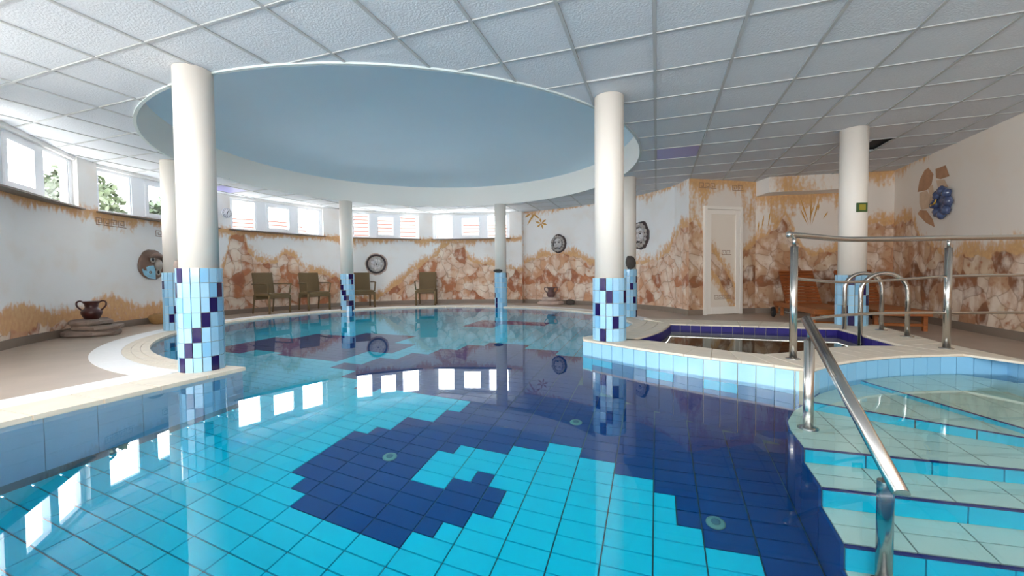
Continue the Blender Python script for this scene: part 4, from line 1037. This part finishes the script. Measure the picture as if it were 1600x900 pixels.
# round dark plaque
e = wall_thing('round_plaque', wall_frame(588, 413, RW), 'round dark ceramic plaque with a pale rosette between the chairs', 'plaque')
disc(.30, .30, .02, 30, .04, 5, .1).build('back_plate', 'rockp', e)
ring3(MB(), (-.01, .01, .035), .24, .026, 36).build('rim', 'stoned', e)
disc(.22, .22, .03, 28, .02, 6, .3).build('face', 'stone', e)
rs = MB()
for k in range(7): t = 2*PI*k/7; rs.blob((.11*math.cos(t), .11*math.sin(t), .045), (.05, .05, .022), 10, .2, k)
for k in range(5): t = 2*PI*k/5+.4; rs.blob((.045*math.cos(t), .045*math.sin(t), .055), (.028, .028, .02), 8, .2, k+9)
rs.build('rosette', 'stonel', e); MB().blob((0, 0, .06), (.02, .02, .02), 8).build('boss', 'stoned', e)
def lion(px, py, rx, ry, label, seed):  # pale head and dark back plate put highlights and recesses into the colour
    e = wall_thing('lion_plaque', wall_frame(px, py, RW2), label, 'plaque', 'stone lion plaques')
    disc(rx, ry, .04, 24, .05, seed, .3).build('back_plate', 'stoned', e)
    mn = MB(); R_ = random.Random(seed)
    for k in range(16): t = 2*PI*k/16; mn.blob((rx*.74*math.cos(t), ry*.74*math.sin(t), .06), (rx*.13, ry*.16, .045), 8, .3, seed+k)
    mn.build('mane', 'stone', e)
    MB().blob((0, .01, .05), (rx*.52, ry*.56, .055), 14, .1, seed).build('head', 'stonel', e)
    MB().tube([(0, ry*.22, .09), (0, -ry*.02, .115), (0, -ry*.2, .125)], [rx*.09, rx*.13, rx*.2], 10).build('nose', 'stonel', e)
    for sx in (-1, 1):
        MB().blob((sx*rx*.17, -ry*.30, .105), (rx*.2, ry*.13, .035), 10).build('muzzle', 'stonel', e)
        MB().blob((sx*rx*.25, ry*.10, .10), (rx*.10, ry*.055, .012), 8).build('eye', 'stoned', e)
        MB().tube([(sx*rx*.08, ry*.17, .1), (sx*rx*.28, ry*.27, .1), (sx*rx*.46, ry*.16, .08)], [.012, .02, .008], 8).build('brow', 'stone', e)
        MB().blob((sx*rx*.5, ry*.5, .08), (rx*.13, ry*.13, .03), 8).build('ear', 'stone', e)
    MB().blob((0, -ry*.45, .09), (rx*.2, ry*.075, .02), 8).build('mouth', 'black', e); MB().blob((0, -ry*.58, .085), (rx*.22, ry*.09, .03), 8).build('chin', 'stone', e)
lion(873, 381, .23, .25, 'round carved lion plaque above the small pale amphora', 20)
lion(1002, 368, .25, .32, 'oval carved lion plaque partly hidden behind the column', 40)
# blue ceramic flower on the right wall
s_, z = on_line(1478, 316, rc, r_near); c = Vector(rc)+rd*s_; xr = Vector((rd.x, rd.y, 0)); mt_ = Matrix.Identity(4); zz = Vector((rn.x, rn.y, 0)); upv = Vector((0, 0, 1))
xr = upv.cross(zz)
for k in range(3): mt_[k][0], mt_[k][1], mt_[k][2] = xr[k], upv[k], zz[k]
mt_.translation = (c.x, c.y, z)
e = wall_thing('ceramic_flower', mt_, 'dark blue glazed ceramic flower with gold eye on the right wall', 'ornament')
disc(.14, .15, .04, 18, .06, 4, .4).build('core', 'blueg', e)
for k in range(8):
    t = 2*PI*k/8; MB().blob((.15*math.cos(t), .17*math.sin(t), .05), (.065, .07, .05), 10, .3, k).build('petal', 'blueg', e)
ring3(MB(), (-.13, -.02, .10), .03, .012).build('eye_ring', 'blueg', e); MB().blob((-.13, -.02, .10), (.02, .02, .02), 8).build('eye', 'gold', e); MB().tube([(-.11, -.02, .10), (-.03, .0, .11), (.0, .05, .11)], [.012, .012, .006], 8).build('stem', 'gold', e)
# clock
e = wall_thing('wall_clock', wall_frame(353.5, 333, RW), 'small round white wall clock on the pier between windows', 'clock')
zt = Matrix.Identity(4)
MB().lathe([(.001, 0), (.105, 0), (.105, .03), (.095, .035), (.09, .03), (.001, .03)], 32).build('case', 'clockr', e); MB().lathe([(.001, .028), (.09, .028), (.09, .032), (.001, .032)], 32).build('face', 'clock', e)
tk = MB()
for k in range(12):
    t = 2*PI*k/12; tk.box(-.004, .004, .07, .085, .032, .034, Matrix.Rotation(t, 4, 'Z'))
tk.build('hour_marks', 'black', e)
MB().box(-.005, .005, -.01, .05, .034, .037, Matrix.Rotation(-.45, 4, 'Z')).build('hour_hand', 'black', e); MB().box(-.0035, .0035, -.015, .075, .037, .039, Matrix.Rotation(2.9, 4, 'Z')).build('minute_hand', 'black', e)
# sign on the column of the hot tub
cdir = math.atan2(-5.16, -4.25)+.62
e = empty('column_sign', (4.25+.145*math.cos(cdir), 5.16+.145*math.sin(cdir), 1.575), cdir+PI/2); tag(e, 'small green and yellow square sign on the hot tub corner column', 'sign')
MB().box(-.058, .058, -.008, .012, -.055, .055).build('plate', 'sgreen', e); MB().box(-.036, .036, -.010, -.008, -.034, .034).build('symbol_field', 'syellow', e)

# ================================================================== the garden seen through the windows
g = MB(); n = 60
for i in range(n+1):
    a_ = 20+220*i/n; g.v += [(*pc(RW+.35, a_), 1.25), (*pc(20, a_), 1.35)]
g.f = [(2*i, 2*i+1, 2*i+3, 2*i+2) for i in range(n)]
tag(g.build('garden_ground', 'pale_ground'), 'unseen ground outside the high windows, made pale to bounce daylight in', 'ground', kind='structure')  # out of view, made pale so daylight bounces up to the ceiling
def shrub(ang, r, h, w_, mt, label, seed):
    x, y = pc(r, ang); e = empty('garden_shrub', (x, y, 1.27)); tag(e, label, 'shrub', 'shrubs outside the windows'); R_ = np.random.default_rng(seed); n = 1500
    th = R_.uniform(0, 2*PI, n); ph = np.arccos(R_.uniform(-1, 1, n)); rr = R_.uniform(.6, 1, n)
    c = np.stack([w_*rr*np.sin(ph)*np.cos(th), w_*rr*np.sin(ph)*np.sin(th), h*.55+h*.5*rr*np.cos(ph)], 1)
    d1_ = R_.normal(size=(n, 3)); d1_ /= np.linalg.norm(d1_, axis=1)[:, None]; d2_ = np.cross(d1_, R_.normal(size=(n, 3))); d2_ /= np.linalg.norm(d2_, axis=1)[:, None]
    s_ = .09; V = np.stack([c-d1_*s_, c+d2_*s_*.5, c+d1_*s_, c-d2_*s_*.5], 1).reshape(-1, 3)
    mb = MB(); mb.v = [tuple(p) for p in V]; mb.f = [(4*i, 4*i+1, 4*i+2, 4*i+3) for i in range(n)]; mb.build('foliage', mt, e)
    MB().tube([(0, 0, -.02), (.02, 0, h*.5)], [.05, .02], 8).build('stem', 'bark', e)
for ang, r, h, w_, mt, lab, sd in ((190, 7.6, 2.0, .95, 'leaf', 'large green shrub outside the leftmost window', 1), (170, 7.2, 1.7, .72, 'leaf2', 'light green shrub outside the window left of the large column', 2), (158, 7.2, 1.3, .72, 'leaf', 'green shrub outside the window behind the large column', 3),
                              (141, 7.6, .75, .6, 'leaf', 'low green shrub outside the window above the left chairs', 4), (131, 7.4, .7, .6, 'leaf2', 'low light green shrub outside the window near the far column', 5), (206, 7.6, 1.8, .95, 'leaf', 'green shrub beyond the window left of the frame', 6)):
    shrub(ang, r, h, w_, mt, lab, sd)
def house(ang, r, width, label, hw=1.0):
    x, y = pc(r, ang); e = empty('garden_house', (x, y, 1.25), math.radians(ang)-PI/2); tag(e, label, 'house', 'red roofed garden houses')
    MB().box(-width/2, width/2, .9, 4, 0, hw).build('wall', 'hwall', e)
    sl = Matrix.Translation((0, 0, hw-.12)) @ Matrix.Rotation(math.radians(24), 4, 'X')
    MB().box(-width/2-.3, width/2+.3, 0, 3.2, 0, .05, sl).build('roof', 'roof', e)
    k = 0
    while k*.5 < 3.1: MB().box(-width/2-.3, width/2+.3, k*.5, k*.5+.06, .05, .09, sl).build('roof_batten', 'roofb', e); k += 1
    for sx in (-.38, 0.1, .42):
        MB().box(sx*width-.06, sx*width+.06, .1, .22, 0, hw-.05).build('post', 'beam', e); MB().tube([(sx*width, .16, hw*.45), (sx*width+.45, .16, hw)], .05, 4).build('brace', 'beam', e)
house(135, 11.0, 4.4, 'red roofed garden house outside the windows above the left chairs', .75)
house(110, 9.2, 3.4, 'red roofed garden house with posts outside the windows above the dark plaque', .95)
house(86, 9.6, 2.8, 'red roofed garden house outside the windows above the single chair', .7)
